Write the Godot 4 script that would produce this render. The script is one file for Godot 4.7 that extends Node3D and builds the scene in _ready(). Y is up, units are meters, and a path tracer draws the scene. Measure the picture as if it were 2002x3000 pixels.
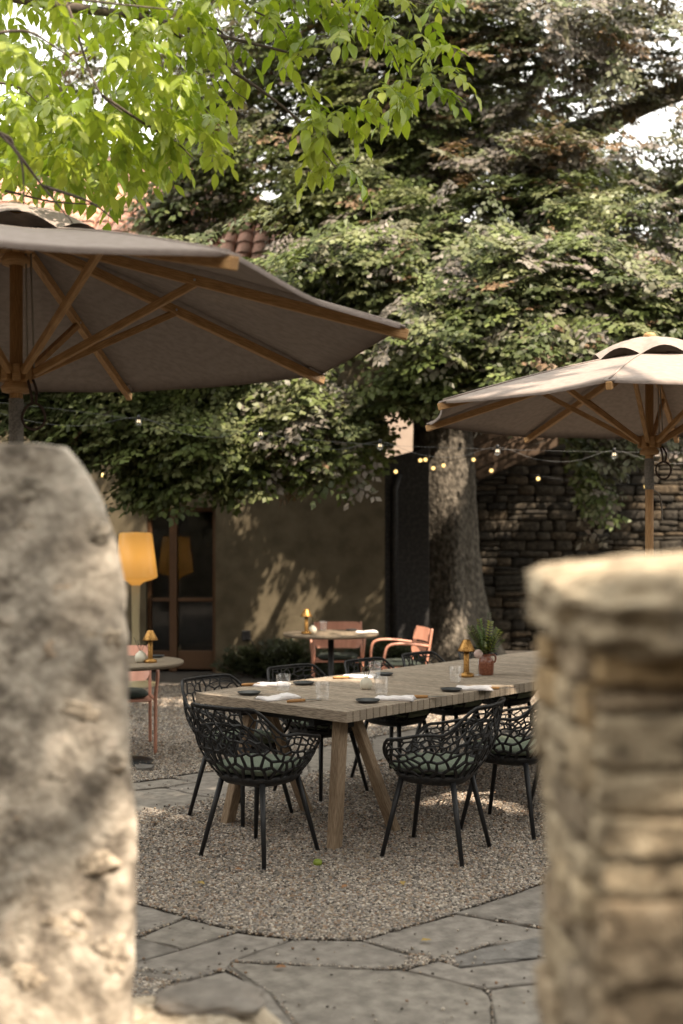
extends Node3D
# A courtyard restaurant terrace seen between two stone pillars.
const F := 3250.0          # focal length in pixels of the 2002 x 3000 photograph
const EYE := 1.55          # height of the lens
const HORIZON := 1620.0
const SUN := Vector3(0.50, 0.95, 0.55)

var M := {}
var T := {}
var names := {}
var shapes := {}
var rng := RandomNumberGenerator.new()

# ------------------------------------------------------------------ helpers
func at(u: float, v: float, d: float) -> Vector3:
	return Vector3((u - 1001.0) * d / F, EYE + (HORIZON - v) * d / F, -d)

func gnd(u: float, v: float, y := 0.0) -> Vector3:
	var d := (EYE - y) * F / (v - HORIZON)
	return Vector3((u - 1001.0) * d / F, y, -d)

func lin(r: float, g: float, b: float) -> Color:
	return Color(r, g, b).linear_to_srgb()

func rr(a: float, b: float) -> float:
	return rng.randf_range(a, b)

func numbered(called: String) -> String:
	if not names.has(called):
		names[called] = 0
		return called
	names[called] += 1
	return "%s_%03d" % [called, names[called]]

func thing(called: String, label: String, category: String, pos := Vector3.ZERO, turn := 0.0, group := "") -> Node3D:
	var o := Node3D.new()
	o.name = numbered(called)
	add_child(o)
	o.position = pos
	o.rotation.y = turn
	o.set_meta("label", label)
	o.set_meta("category", category)
	if group:
		o.set_meta("group", group)
	return o

func structure(called: String) -> Node3D:
	var o := Node3D.new()
	o.name = numbered(called)
	add_child(o)
	o.set_meta("kind", "structure")
	return o

func part(parent: Node, called: String, mesh: Mesh, m: Material, tr := Transform3D.IDENTITY) -> MeshInstance3D:
	var o := MeshInstance3D.new()
	o.name = called
	o.mesh = mesh
	o.material_override = m
	o.transform = tr
	parent.add_child(o, true)
	return o

func copy(src: Node3D, called: String, label: String, pos: Vector3, turn: float) -> Node3D:
	var c: Node3D = src.duplicate()
	c.name = numbered(called)
	add_child(c)
	c.position = pos
	c.rotation.y = turn
	c.set_meta("label", label)
	return c

# ------------------------------------------------------------------ mesh helpers (counter-clockwise seen from outside in, clockwise out)
func begin(smooth := true) -> SurfaceTool:
	var st := SurfaceTool.new()
	st.begin(Mesh.PRIMITIVE_TRIANGLES)
	st.set_smooth_group(0 if smooth else -1)
	return st

func tri(st: SurfaceTool, a: Vector3, b: Vector3, c: Vector3) -> void:
	st.add_vertex(a)
	st.add_vertex(c)
	st.add_vertex(b)

func quad(st: SurfaceTool, a: Vector3, b: Vector3, c: Vector3, d: Vector3) -> void:
	tri(st, a, b, c)
	tri(st, a, c, d)

func done(st: SurfaceTool) -> ArrayMesh:
	st.generate_normals()
	return st.commit()

func prism(st: SurfaceTool, outline: Array, z0: float, z1: float, bevel := 0.0) -> void:
	# outline counter-clockwise in x,y seen from +z
	var n := outline.size()
	var c := Vector2.ZERO
	for p in outline:
		c += p / n
	var inner := []
	for i in n:
		var p: Vector2 = outline[i]
		var q: Vector2 = (c - p).normalized() * bevel
		inner.append(p + q)
	for i in n:
		var j := (i + 1) % n
		var a: Vector2 = outline[i]
		var b: Vector2 = outline[j]
		var ai: Vector2 = inner[i]
		var bi: Vector2 = inner[j]
		quad(st, Vector3(a.x, a.y, z0), Vector3(b.x, b.y, z0), Vector3(b.x, b.y, z1 - bevel), Vector3(a.x, a.y, z1 - bevel))
		if bevel > 0.0:
			quad(st, Vector3(a.x, a.y, z1 - bevel), Vector3(b.x, b.y, z1 - bevel), Vector3(bi.x, bi.y, z1), Vector3(ai.x, ai.y, z1))
	for i in range(1, n - 1):
		tri(st, Vector3(inner[0].x, inner[0].y, z1), Vector3(inner[i].x, inner[i].y, z1), Vector3(inner[i + 1].x, inner[i + 1].y, z1))
		tri(st, Vector3(outline[0].x, outline[0].y, z0), Vector3(outline[i + 1].x, outline[i + 1].y, z0), Vector3(outline[i].x, outline[i].y, z0))

func box(st: SurfaceTool, c: Vector3, s: Vector3, bev := 0.0) -> void:
	var h := s / 2.0
	if bev <= 0.0:
		var p := []
		for k in 8:
			p.append(c + Vector3(h.x if k & 1 else -h.x, h.y if k & 2 else -h.y, h.z if k & 4 else -h.z))
		quad(st, p[4], p[5], p[7], p[6])
		quad(st, p[1], p[0], p[2], p[3])
		quad(st, p[5], p[1], p[3], p[7])
		quad(st, p[0], p[4], p[6], p[2])
		quad(st, p[6], p[7], p[3], p[2])
		quad(st, p[0], p[1], p[5], p[4])
		return
	# chamfered box: faces, edges and corners
	var e := h - Vector3.ONE * bev
	for axis in 3:
		for sg in [-1.0, 1.0]:
			var u := (axis + 1) % 3
			var w := (axis + 2) % 3
			var q := []
			for k in [[-1, -1], [1, -1], [1, 1], [-1, 1]]:
				var v := Vector3.ZERO
				v[axis] = sg * h[axis]
				v[u] = k[0] * e[u]
				v[w] = k[1] * e[w]
				q.append(c + v)
			if sg > 0.0:
				quad(st, q[0], q[1], q[2], q[3])
			else:
				quad(st, q[3], q[2], q[1], q[0])
	for axis in 3:
		var u := (axis + 1) % 3
		var w := (axis + 2) % 3
		for su in [-1.0, 1.0]:
			for sw in [-1.0, 1.0]:
				var q := []
				for k in [[-1, 0], [1, 0], [1, 1], [-1, 1]]:
					var v := Vector3.ZERO
					v[axis] = k[0] * e[axis]
					v[u] = su * (h[u] if k[1] == 0 else e[u])
					v[w] = sw * (e[w] if k[1] == 0 else h[w])
					q.append(c + v)
				var nrm: Vector3 = (q[1] - q[0]).cross(q[2] - q[0])
				if nrm.dot(q[0] + q[2] - 2.0 * c) > 0.0:
					quad(st, q[0], q[1], q[2], q[3])
				else:
					quad(st, q[3], q[2], q[1], q[0])
	for sx in [-1.0, 1.0]:
		for sy in [-1.0, 1.0]:
			for sz in [-1.0, 1.0]:
				var a := c + Vector3(sx * h.x, sy * e.y, sz * e.z)
				var b := c + Vector3(sx * e.x, sy * h.y, sz * e.z)
				var d := c + Vector3(sx * e.x, sy * e.y, sz * h.z)
				if sx * sy * sz > 0.0:
					tri(st, a, b, d)
				else:
					tri(st, a, d, b)

func tube(st: SurfaceTool, path: Array, radii, sides := 8, caps := true, squash := 1.0) -> void:
	var n := path.size()
	var rings := []
	var t0: Vector3 = (path[1] - path[0]).normalized()
	var up := Vector3.UP if absf(t0.y) < 0.9 else Vector3.RIGHT
	var side := t0.cross(up).normalized()
	for i in n:
		var t: Vector3 = ((path[mini(i + 1, n - 1)] - path[maxi(i - 1, 0)]) as Vector3).normalized()
		side = (side - t * side.dot(t)).normalized()
		var o := side.cross(t).normalized()
		var r: float = radii[i] if radii is Array else radii
		var ring := []
		for k in sides:
			var a := TAU * k / sides
			ring.append(path[i] + side * cos(a) * r - o * sin(a) * r * squash)
		rings.append(ring)
	for i in n - 1:
		for k in sides:
			var j := (k + 1) % sides
			quad(st, rings[i][k], rings[i][j], rings[i + 1][j], rings[i + 1][k])
	if caps:
		for k in range(1, sides - 1):
			tri(st, rings[0][0], rings[0][k + 1], rings[0][k])
			tri(st, rings[n - 1][0], rings[n - 1][k], rings[n - 1][k + 1])

func lathe(st: SurfaceTool, profile: Array, sides := 24, c := Vector3.ZERO) -> void:
	# profile from bottom to top: Vector2(radius, y)
	for i in profile.size() - 1:
		var a: Vector2 = profile[i]
		var b: Vector2 = profile[i + 1]
		for k in sides:
			var t0 := TAU * k / sides
			var t1 := TAU * (k + 1) / sides
			var p0 := c + Vector3(cos(t0) * a.x, a.y, -sin(t0) * a.x)
			var p1 := c + Vector3(cos(t1) * a.x, a.y, -sin(t1) * a.x)
			var p2 := c + Vector3(cos(t1) * b.x, b.y, -sin(t1) * b.x)
			var p3 := c + Vector3(cos(t0) * b.x, b.y, -sin(t0) * b.x)
			if a.x > 1e-5:
				tri(st, p0, p1, p2)
			if b.x > 1e-5:
				tri(st, p0, p2, p3)

func smooth_path(pts: Array, per := 6) -> Array:
	var c := Curve3D.new()
	for i in pts.size():
		var t: Vector3 = (pts[mini(i + 1, pts.size() - 1)] - pts[maxi(i - 1, 0)]) / 6.0
		c.add_point(pts[i], -t, t)
	var out := []
	for i in pts.size() - 1:
		for k in per:
			out.append(c.sample(i, float(k) / per))
	out.append(pts[-1])
	return out

func taper(n: int, a: float, b: float) -> Array:
	var out := []
	for i in n:
		out.append(lerpf(a, b, float(i) / maxi(n - 1, 1)))
	return out

func along(a: Vector3, b: Vector3) -> Transform3D:
	# local x runs from a to b, local y stays as upright as it can; the origin is the middle
	var x := (b - a).normalized()
	var up := Vector3.UP if absf(x.y) < 0.97 else Vector3.BACK
	var z := x.cross(up).normalized()
	var y := z.cross(x).normalized()
	return Transform3D(Basis(x, y, z), (a + b) / 2.0)

func bar(parent: Node, called: String, a: Vector3, b: Vector3, h: float, w: float, m: Material, bev := 0.003) -> MeshInstance3D:
	var st := begin(false)
	box(st, Vector3.ZERO, Vector3(a.distance_to(b), h, w), bev)
	return part(parent, called, done(st), m, along(a, b))

func lump(seed_n: int, n: int, power: float, rough: float, freq := 1.6) -> ArrayMesh:
	# a unit block with rounded, uneven faces
	var key := "lump%d_%d_%.1f_%.2f_%.1f" % [seed_n, n, power, rough, freq]
	if shapes.has(key):
		return shapes[key]
	var nz := FastNoiseLite.new()
	nz.seed = seed_n
	nz.frequency = freq
	nz.noise_type = FastNoiseLite.TYPE_SIMPLEX_SMOOTH
	nz.fractal_octaves = 3
	var st := begin(true)
	var f := func(axis: int, sg: float, a: float, b: float) -> Vector3:
		var p := Vector3.ZERO
		p[axis] = sg
		p[(axis + 1) % 3] = a
		p[(axis + 2) % 3] = b
		var k := pow(pow(absf(p.x), power) + pow(absf(p.y), power) + pow(absf(p.z), power), -1.0 / power)
		p = p * k * 0.5
		return p * (1.0 + rough * nz.get_noise_3dv(p * 2.0 + Vector3.ONE * seed_n * 3.7))
	for axis in 3:
		for sg in [-1.0, 1.0]:
			for i in n:
				for j in n:
					var a0 := -1.0 + 2.0 * i / n
					var a1 := -1.0 + 2.0 * (i + 1) / n
					var b0 := -1.0 + 2.0 * j / n
					var b1 := -1.0 + 2.0 * (j + 1) / n
					if sg > 0.0:
						quad(st, f.call(axis, sg, a0, b0), f.call(axis, sg, a1, b0), f.call(axis, sg, a1, b1), f.call(axis, sg, a0, b1))
					else:
						quad(st, f.call(axis, sg, a0, b0), f.call(axis, sg, a0, b1), f.call(axis, sg, a1, b1), f.call(axis, sg, a1, b0))
	shapes[key] = done(st)
	return shapes[key]

# ------------------------------------------------------------------ materials
func noise(seed_n: int, freq: float, oct := 4, kind := FastNoiseLite.TYPE_SIMPLEX_SMOOTH) -> FastNoiseLite:
	var n := FastNoiseLite.new()
	n.seed = seed_n
	n.frequency = freq
	n.noise_type = kind
	n.fractal_octaves = oct
	return n

func tex(seed_n: int, freq: float, oct: int, cols: Array, offs: Array, size := 512, kind := FastNoiseLite.TYPE_SIMPLEX_SMOOTH) -> NoiseTexture2D:
	var t := NoiseTexture2D.new()
	t.width = size
	t.height = size
	t.seamless = true
	t.seamless_blend_skirt = 0.2
	t.noise = noise(seed_n, freq, oct, kind)
	if cols:
		var g := Gradient.new()
		g.offsets = PackedFloat32Array(offs)
		var cc := PackedColorArray()
		for c in cols:
			cc.append(lin(c[0], c[1], c[2]))
		g.colors = cc
		t.color_ramp = g
	return t

func mat(c: Color, rough := 0.8, metal := 0.0) -> StandardMaterial3D:
	var m := StandardMaterial3D.new()
	m.albedo_color = c
	m.roughness = rough
	m.metallic = metal
	m.metallic_specular = 0.5
	m.cull_mode = BaseMaterial3D.CULL_DISABLED
	return m

func textured(albedo: Texture2D, scale: Vector3, rough := 0.85, world := false, height: Texture2D = null, relief := 0.0, tint := Color.WHITE) -> StandardMaterial3D:
	var m := mat(tint, rough)
	m.albedo_texture = albedo
	m.uv1_triplanar = true
	m.uv1_world_triplanar = world
	m.uv1_triplanar_sharpness = 4.0
	m.uv1_scale = scale
	if height:
		m.heightmap_enabled = true
		m.heightmap_texture = height
		m.heightmap_scale = relief
	return m

func leafy(rough: float, back: float) -> StandardMaterial3D:
	var m := mat(Color.WHITE, rough)
	m.vertex_color_use_as_albedo = true
	m.backlight_enabled = true
	m.backlight = lin(back, back, back * 0.5)
	m.metallic_specular = 0.52
	return m

func make_materials() -> void:
	T.grey = tex(3, 0.012, 5, [], [])
	T.fine = tex(5, 0.06, 4, [], [])
	T.grain = tex(11, 0.02, 5, [[0.155, 0.12, 0.086], [0.30, 0.24, 0.178], [0.42, 0.348, 0.268]], [0.25, 0.5, 0.8])
	T.teak = tex(12, 0.02, 4, [[0.30, 0.155, 0.055], [0.43, 0.24, 0.095], [0.54, 0.32, 0.14]], [0.2, 0.5, 0.8])
	T.ends = tex(13, 0.02, 4, [[0.24, 0.16, 0.095], [0.39, 0.28, 0.175], [0.50, 0.38, 0.25]], [0.2, 0.5, 0.8])
	M.plank = []
	for k in 5:
		var s: float = [0.92, 1.06, 0.98, 0.84, 1.14][k]
		var m := textured(T.grain, Vector3(1.3, 22.0, 22.0), 0.8, false, T.grain, 0.15, lin(s, s, s))
		m.uv1_offset = Vector3(k * 0.37, k * 0.21, k * 0.53)
		M.plank.append(m)
	M.plank_end = textured(T.ends, Vector3(6.0, 40.0, 40.0), 0.85)
	M.table_leg = textured(T.ends, Vector3(1.3, 25.0, 25.0), 0.75, false, T.grain, 0.1, lin(0.72, 0.72, 0.74))
	M.teak = textured(T.teak, Vector3(1.2, 26.0, 26.0), 0.55, false)
	T.canvas = tex(21, 0.015, 5, [[0.235, 0.193, 0.17], [0.265, 0.218, 0.193], [0.29, 0.24, 0.213]], [0.2, 0.5, 0.8])
	T.weave = tex(22, 0.25, 2, [], [])
	M.canvas = textured(T.canvas, Vector3(2.2, 2.2, 2.2), 0.95, false, T.weave, 0.03)
	M.canvas.backlight_enabled = true
	M.canvas.backlight = lin(0.03, 0.026, 0.02)
	M.metal_black = mat(lin(0.018, 0.018, 0.019), 0.42)
	M.metal_black.metallic_specular = 0.36
	T.scuff = tex(25, 0.03, 5, [[0.012, 0.012, 0.013], [0.024, 0.023, 0.023], [0.05, 0.045, 0.04]], [0.3, 0.6, 0.9], 256)
	M.lattice = textured(T.scuff, Vector3(5, 5, 5), 0.46, false, T.fine, 0.05, lin(0.8, 0.8, 0.8))
	M.lattice.metallic_specular = 0.36
	M.iron = textured(T.scuff, Vector3(2, 2, 2), 0.6)
	T.cloth = tex(23, 0.08, 3, [[0.135, 0.165, 0.118], [0.18, 0.21, 0.155]], [0.3, 0.7], 256)
	M.cushion = textured(T.cloth, Vector3(6, 6, 6), 0.95, false, T.weave, 0.1)
	M.cushion_dark = textured(T.cloth, Vector3(6, 6, 6), 0.95, false, T.weave, 0.1, lin(0.22, 0.24, 0.26))
	T.salmon = tex(24, 0.02, 4, [[0.47, 0.215, 0.145], [0.53, 0.25, 0.17], [0.58, 0.28, 0.195]], [0.2, 0.5, 0.85], 256)
	M.salmon = textured(T.salmon, Vector3(3, 3, 3), 0.42)
	T.brass = tex(26, 0.03, 4, [[0.24, 0.12, 0.036], [0.37, 0.20, 0.062], [0.46, 0.265, 0.09]], [0.25, 0.5, 0.8], 256)
	M.brass = textured(T.brass, Vector3(9, 9, 9), 0.46)
	M.brass.metallic = 0.95
	M.cream = mat(lin(0.62, 0.58, 0.47), 0.6)
	M.linen = textured(tex(27, 0.1, 3, [[0.72, 0.67, 0.66], [0.80, 0.76, 0.75]], [0.3, 0.7], 256), Vector3(9, 9, 9), 0.95, false, T.weave, 0.08)
	M.slate_dish = mat(lin(0.045, 0.048, 0.05), 0.35)
	M.steel = mat(lin(0.5, 0.5, 0.5), 0.28, 1.0)
	M.handle = mat(lin(0.38, 0.19, 0.06), 0.5)
	M.terracotta = textured(tex(28, 0.03, 4, [[0.13, 0.04, 0.022], [0.20, 0.068, 0.036], [0.25, 0.1, 0.055]], [0.2, 0.5, 0.8], 256), Vector3(8, 8, 8), 0.32)
	M.glass = mat(Color(1, 1, 1, 0.03), 0.02)
	M.glass.transparency = BaseMaterial3D.TRANSPARENCY_ALPHA
	M.pane = mat(Color(0.06, 0.065, 0.07, 0.35), 0.04)
	M.pane.transparency = BaseMaterial3D.TRANSPARENCY_ALPHA
	M.rope = mat(lin(0.05, 0.028, 0.02), 0.9)
	M.cord = mat(lin(0.30, 0.27, 0.22), 0.95)
	M.wrap = textured(tex(29, 0.03, 3, [[0.20, 0.18, 0.155], [0.30, 0.27, 0.235]], [0.3, 0.7], 256), Vector3(8, 8, 8), 0.95, false, T.weave, 0.1)
	M.wire = mat(lin(0.12, 0.12, 0.12), 0.5)
	# stone and ground
	T.gravel = tex(31, 0.09, 4, [[0.035, 0.03, 0.025], [0.10, 0.086, 0.072], [0.22, 0.19, 0.16]], [0.3, 0.55, 0.8], 1024)
	T.gravel_h = tex(32, 0.12, 3, [], [], 1024)
	M.gravel = textured(T.gravel, Vector3(0.9, 0.9, 0.9), 0.95, true, T.gravel_h, 1.6)
	M.pebble = mat(Color.WHITE, 0.9)
	M.pebble.vertex_color_use_as_albedo = true
	T.slab = tex(33, 0.012, 6, [[0.155, 0.136, 0.115], [0.205, 0.18, 0.154], [0.24, 0.213, 0.183], [0.30, 0.268, 0.23]], [0.15, 0.42, 0.62, 0.92], 1024)
	T.slab_h = tex(34, 0.02, 6, [], [], 1024)
	M.slab = []
	for k in 4:
		var c: Array = [[1.0, 1.0, 1.0], [0.86, 0.86, 0.86], [1.1, 1.05, 0.98], [0.76, 0.79, 0.83]][k]
		var m := textured(T.slab, Vector3(0.8, 0.8, 0.8), 0.78, true, T.slab_h, 0.5, lin(minf(c[0], 1.0), minf(c[1], 1.0), minf(c[2], 1.0)))
		m.uv1_offset = Vector3(k * 0.31, 0, k * 0.57)
		M.slab.append(m)
	T.rubble = tex(35, 0.02, 6, [[0.12, 0.095, 0.068], [0.30, 0.245, 0.178], [0.43, 0.36, 0.27], [0.55, 0.48, 0.385]], [0.15, 0.42, 0.65, 0.9], 512)
	T.rubble_h = tex(36, 0.03, 6, [], [], 512)
	T.rubble_h.noise.fractal_gain = 0.6
	M.rubble = []
	for c in [[1.0, 0.93, 0.80], [0.80, 0.73, 0.64], [1.0, 0.84, 0.60], [0.66, 0.62, 0.57], [0.95, 0.91, 0.82]]:
		M.rubble.append(textured(T.rubble, Vector3(1.7, 1.7, 1.7), 0.95, true, T.rubble_h, 1.2, lin(c[0], c[1], c[2])))
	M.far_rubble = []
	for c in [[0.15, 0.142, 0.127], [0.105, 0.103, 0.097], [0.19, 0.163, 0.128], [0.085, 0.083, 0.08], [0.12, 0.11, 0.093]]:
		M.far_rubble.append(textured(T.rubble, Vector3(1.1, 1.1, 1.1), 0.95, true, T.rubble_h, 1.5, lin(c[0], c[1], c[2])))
	M.mortar = textured(tex(37, 0.03, 6, [[0.045, 0.038, 0.03], [0.09, 0.076, 0.06]], [0.3, 0.75], 512), Vector3(1.5, 1.5, 1.5), 0.98, true, T.rubble_h, 1.5)
	T.render = tex(38, 0.012, 7, [[0.14, 0.117, 0.092], [0.265, 0.226, 0.18], [0.375, 0.325, 0.263], [0.49, 0.43, 0.352], [0.60, 0.505, 0.41]], [0.2, 0.39, 0.53, 0.69, 0.9], 1024)
	T.render.noise.fractal_gain = 0.66
	M.rendered = textured(T.render, Vector3(0.7, 0.7, 0.7), 0.96, true, T.rubble_h, 1.2)
	M.set_stone = []
	for c in [[0.9, 0.86, 0.8], [1.0, 0.88, 0.78], [0.8, 0.8, 0.78], [1.0, 0.97, 0.93]]:
		M.set_stone.append(textured(T.render, Vector3(1.4, 1.4, 1.4), 0.95, true, T.rubble_h, 1.0, lin(c[0], c[1], c[2])))
	M.sandy = textured(tex(39, 0.02, 6, [[0.30, 0.24, 0.165], [0.42, 0.35, 0.26], [0.50, 0.43, 0.33]], [0.2, 0.5, 0.8], 512), Vector3(2.2, 2.2, 2.2), 0.95, true, T.rubble_h, 1.2)
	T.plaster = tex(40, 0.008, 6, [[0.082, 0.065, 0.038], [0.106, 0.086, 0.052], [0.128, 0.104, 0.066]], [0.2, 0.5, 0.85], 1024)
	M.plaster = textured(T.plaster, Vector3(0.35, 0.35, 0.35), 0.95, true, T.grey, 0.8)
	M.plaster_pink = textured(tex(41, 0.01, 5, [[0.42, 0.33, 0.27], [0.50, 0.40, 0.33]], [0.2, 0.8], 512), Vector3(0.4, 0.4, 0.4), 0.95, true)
	M.roof_tile = []
	for k in 3:
		M.roof_tile.append(textured(tex(42 + k, 0.03, 5, [[0.46, 0.23, 0.155], [0.57, 0.32, 0.23], [0.64, 0.38, 0.285]], [0.2, 0.5, 0.85], 256), Vector3(2, 2, 2), 0.9))
	M.frame_wood = textured(T.teak, Vector3(14, 1.2, 14), 0.5, false, null, 0.0, lin(0.2, 0.165, 0.15))
	M.dark_wood = textured(T.grain, Vector3(1.3, 14, 14), 0.85, false, null, 0.0, lin(0.32, 0.25, 0.2))
	M.room = textured(T.plaster, Vector3(0.5, 0.5, 0.5), 0.95, true, null, 0.0, lin(1.0, 1.0, 1.0))
	M.bark = textured(tex(46, 0.014, 6, [[0.035, 0.03, 0.022], [0.085, 0.072, 0.055], [0.15, 0.128, 0.10], [0.21, 0.182, 0.145]], [0.15, 0.42, 0.62, 0.85], 1024), Vector3(0.9, 0.55, 0.9), 0.92, true, T.rubble_h, 3.0)
	M.twig = textured(tex(47, 0.03, 4, [[0.05, 0.037, 0.028], [0.12, 0.093, 0.07]], [0.3, 0.7], 256), Vector3(4, 4, 4), 0.9)
	M.beech = leafy(0.48, 0.4)
	M.beech.metallic_specular = 0.42
	M.walnut = leafy(0.38, 0.85)
	M.far_leaf = leafy(0.5, 0.4)
	M.herb = leafy(0.5, 0.5)
	# lamp glow
	M.lamp_shade = mat(lin(0.60, 0.43, 0.18), 0.3)
	M.lamp_shade.emission_enabled = true
	M.lamp_shade.emission = lin(0.62, 0.36, 0.11)
	M.lamp_shade.emission_energy_multiplier = 0.065
	M.lamp_shade.backlight_enabled = true
	M.lamp_shade.backlight = lin(0.8, 0.62, 0.30)
	M.lamp_stem = mat(lin(0.50, 0.42, 0.25), 0.4)
	M.bulb_lit = mat(lin(0.9, 0.7, 0.35), 0.3)
	M.bulb_lit.emission_enabled = true
	M.bulb_lit.emission = lin(1.0, 0.66, 0.22)
	M.bulb_lit.emission_energy_multiplier = 0.9
	M.filament = mat(lin(0.9, 0.75, 0.5), 0.3)
	M.filament.emission_enabled = true
	M.filament.emission = lin(1.0, 0.75, 0.42)
	M.filament.emission_energy_multiplier = 0.6

# ------------------------------------------------------------------ camera and light
func camera_and_light() -> void:
	var cam := Camera3D.new()
	cam.name = "camera"
	cam.projection = Camera3D.PROJECTION_FRUSTUM
	cam.near = 0.1
	cam.far = 200.0
	cam.size = 2.0 * 0.1 * 1500.0 / F
	cam.frustum_offset = Vector2(0.0, 0.1 * (HORIZON - 1500.0) / F)
	cam.position = Vector3(0, EYE, 0)
	var lens := CameraAttributesPhysical.new()
	lens.frustum_focal_length = 39.0
	lens.frustum_focus_distance = 5.9
	lens.exposure_aperture = 1.7
	lens.frustum_near = 0.1
	lens.frustum_far = 200.0
	cam.attributes = lens
	add_child(cam)
	cam.current = true
	var env := Environment.new()
	env.background_mode = Environment.BG_SKY
	var sky := Sky.new()
	var s := ProceduralSkyMaterial.new()
	s.sky_top_color = Color(0.95, 0.945, 0.92)
	s.sky_horizon_color = Color(1.0, 0.98, 0.935)
	s.sky_curve = 0.2
	s.ground_bottom_color = Color(0.25, 0.23, 0.2)
	s.ground_horizon_color = Color(0.5, 0.5, 0.48)
	s.sun_angle_max = 20.0
	sky.sky_material = s
	env.sky = sky
	env.background_energy_multiplier = 1.2
	env.tonemap_mode = Environment.TONE_MAPPER_LINEAR
	env.tonemap_exposure = 2.75
	env.sdfgi_enabled = true
	env.ssao_enabled = true
	env.ssil_enabled = true
	var we := WorldEnvironment.new()
	we.name = "world_environment"
	we.environment = env
	add_child(we)
	var sun := DirectionalLight3D.new()
	sun.name = "sun"
	sun.light_energy = 1.35
	sun.light_angular_distance = 0.53
	sun.light_color = Color(1.0, 0.93, 0.84)
	sun.shadow_enabled = true
	add_child(sun)
	sun.look_at_from_position(SUN * 10.0, Vector3.ZERO)

# ------------------------------------------------------------------ ground
func slab_piece(parent: Node, pts: Array, thick: float, k: int) -> void:
	# pts: picture points of one flagstone, taken down to the ground
	var c := Vector3.ZERO
	var w := []
	for p in pts:
		w.append(gnd(p[0], p[1], thick))
	for p in w:
		c += p / w.size()
	# a ragged outline: every side is cut up and roughened
	var out := []
	for i in w.size():
		var a: Vector3 = w[i]
		var b: Vector3 = w[(i + 1) % w.size()]
		var n := clampi(int(a.distance_to(b) / 0.06), 2, 24)
		var side := (b - a).cross(Vector3.UP).normalized()
		for j in n:
			var p := a.lerp(b, float(j) / n)
			p += side * rr(-0.007, 0.007) + (c - p).normalized() * 0.002
			out.append(Vector2(p.x - c.x, -(p.z - c.z)))
	var area := 0.0
	for i in out.size():
		area += out[i].cross(out[(i + 1) % out.size()])
	if area < 0.0:
		out.reverse()
	var st := begin(false)
	prism(st, out, -0.05, 0.0, 0.004)
	var tilt := Basis(Vector3.RIGHT, -PI / 2.0) 
	var tr := Transform3D(Basis(Vector3(rr(-1, 1), 0, rr(-1, 1)).normalized(), rr(0.0, 0.006)) * tilt, Vector3(c.x, thick, c.z))
	part(parent, "paving_slab", done(st), M.slab[k], tr)

func in_poly(p: Vector2, poly: Array) -> bool:
	return Geometry2D.is_point_in_polygon(p, PackedVector2Array(poly))

var slabs := []

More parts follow.
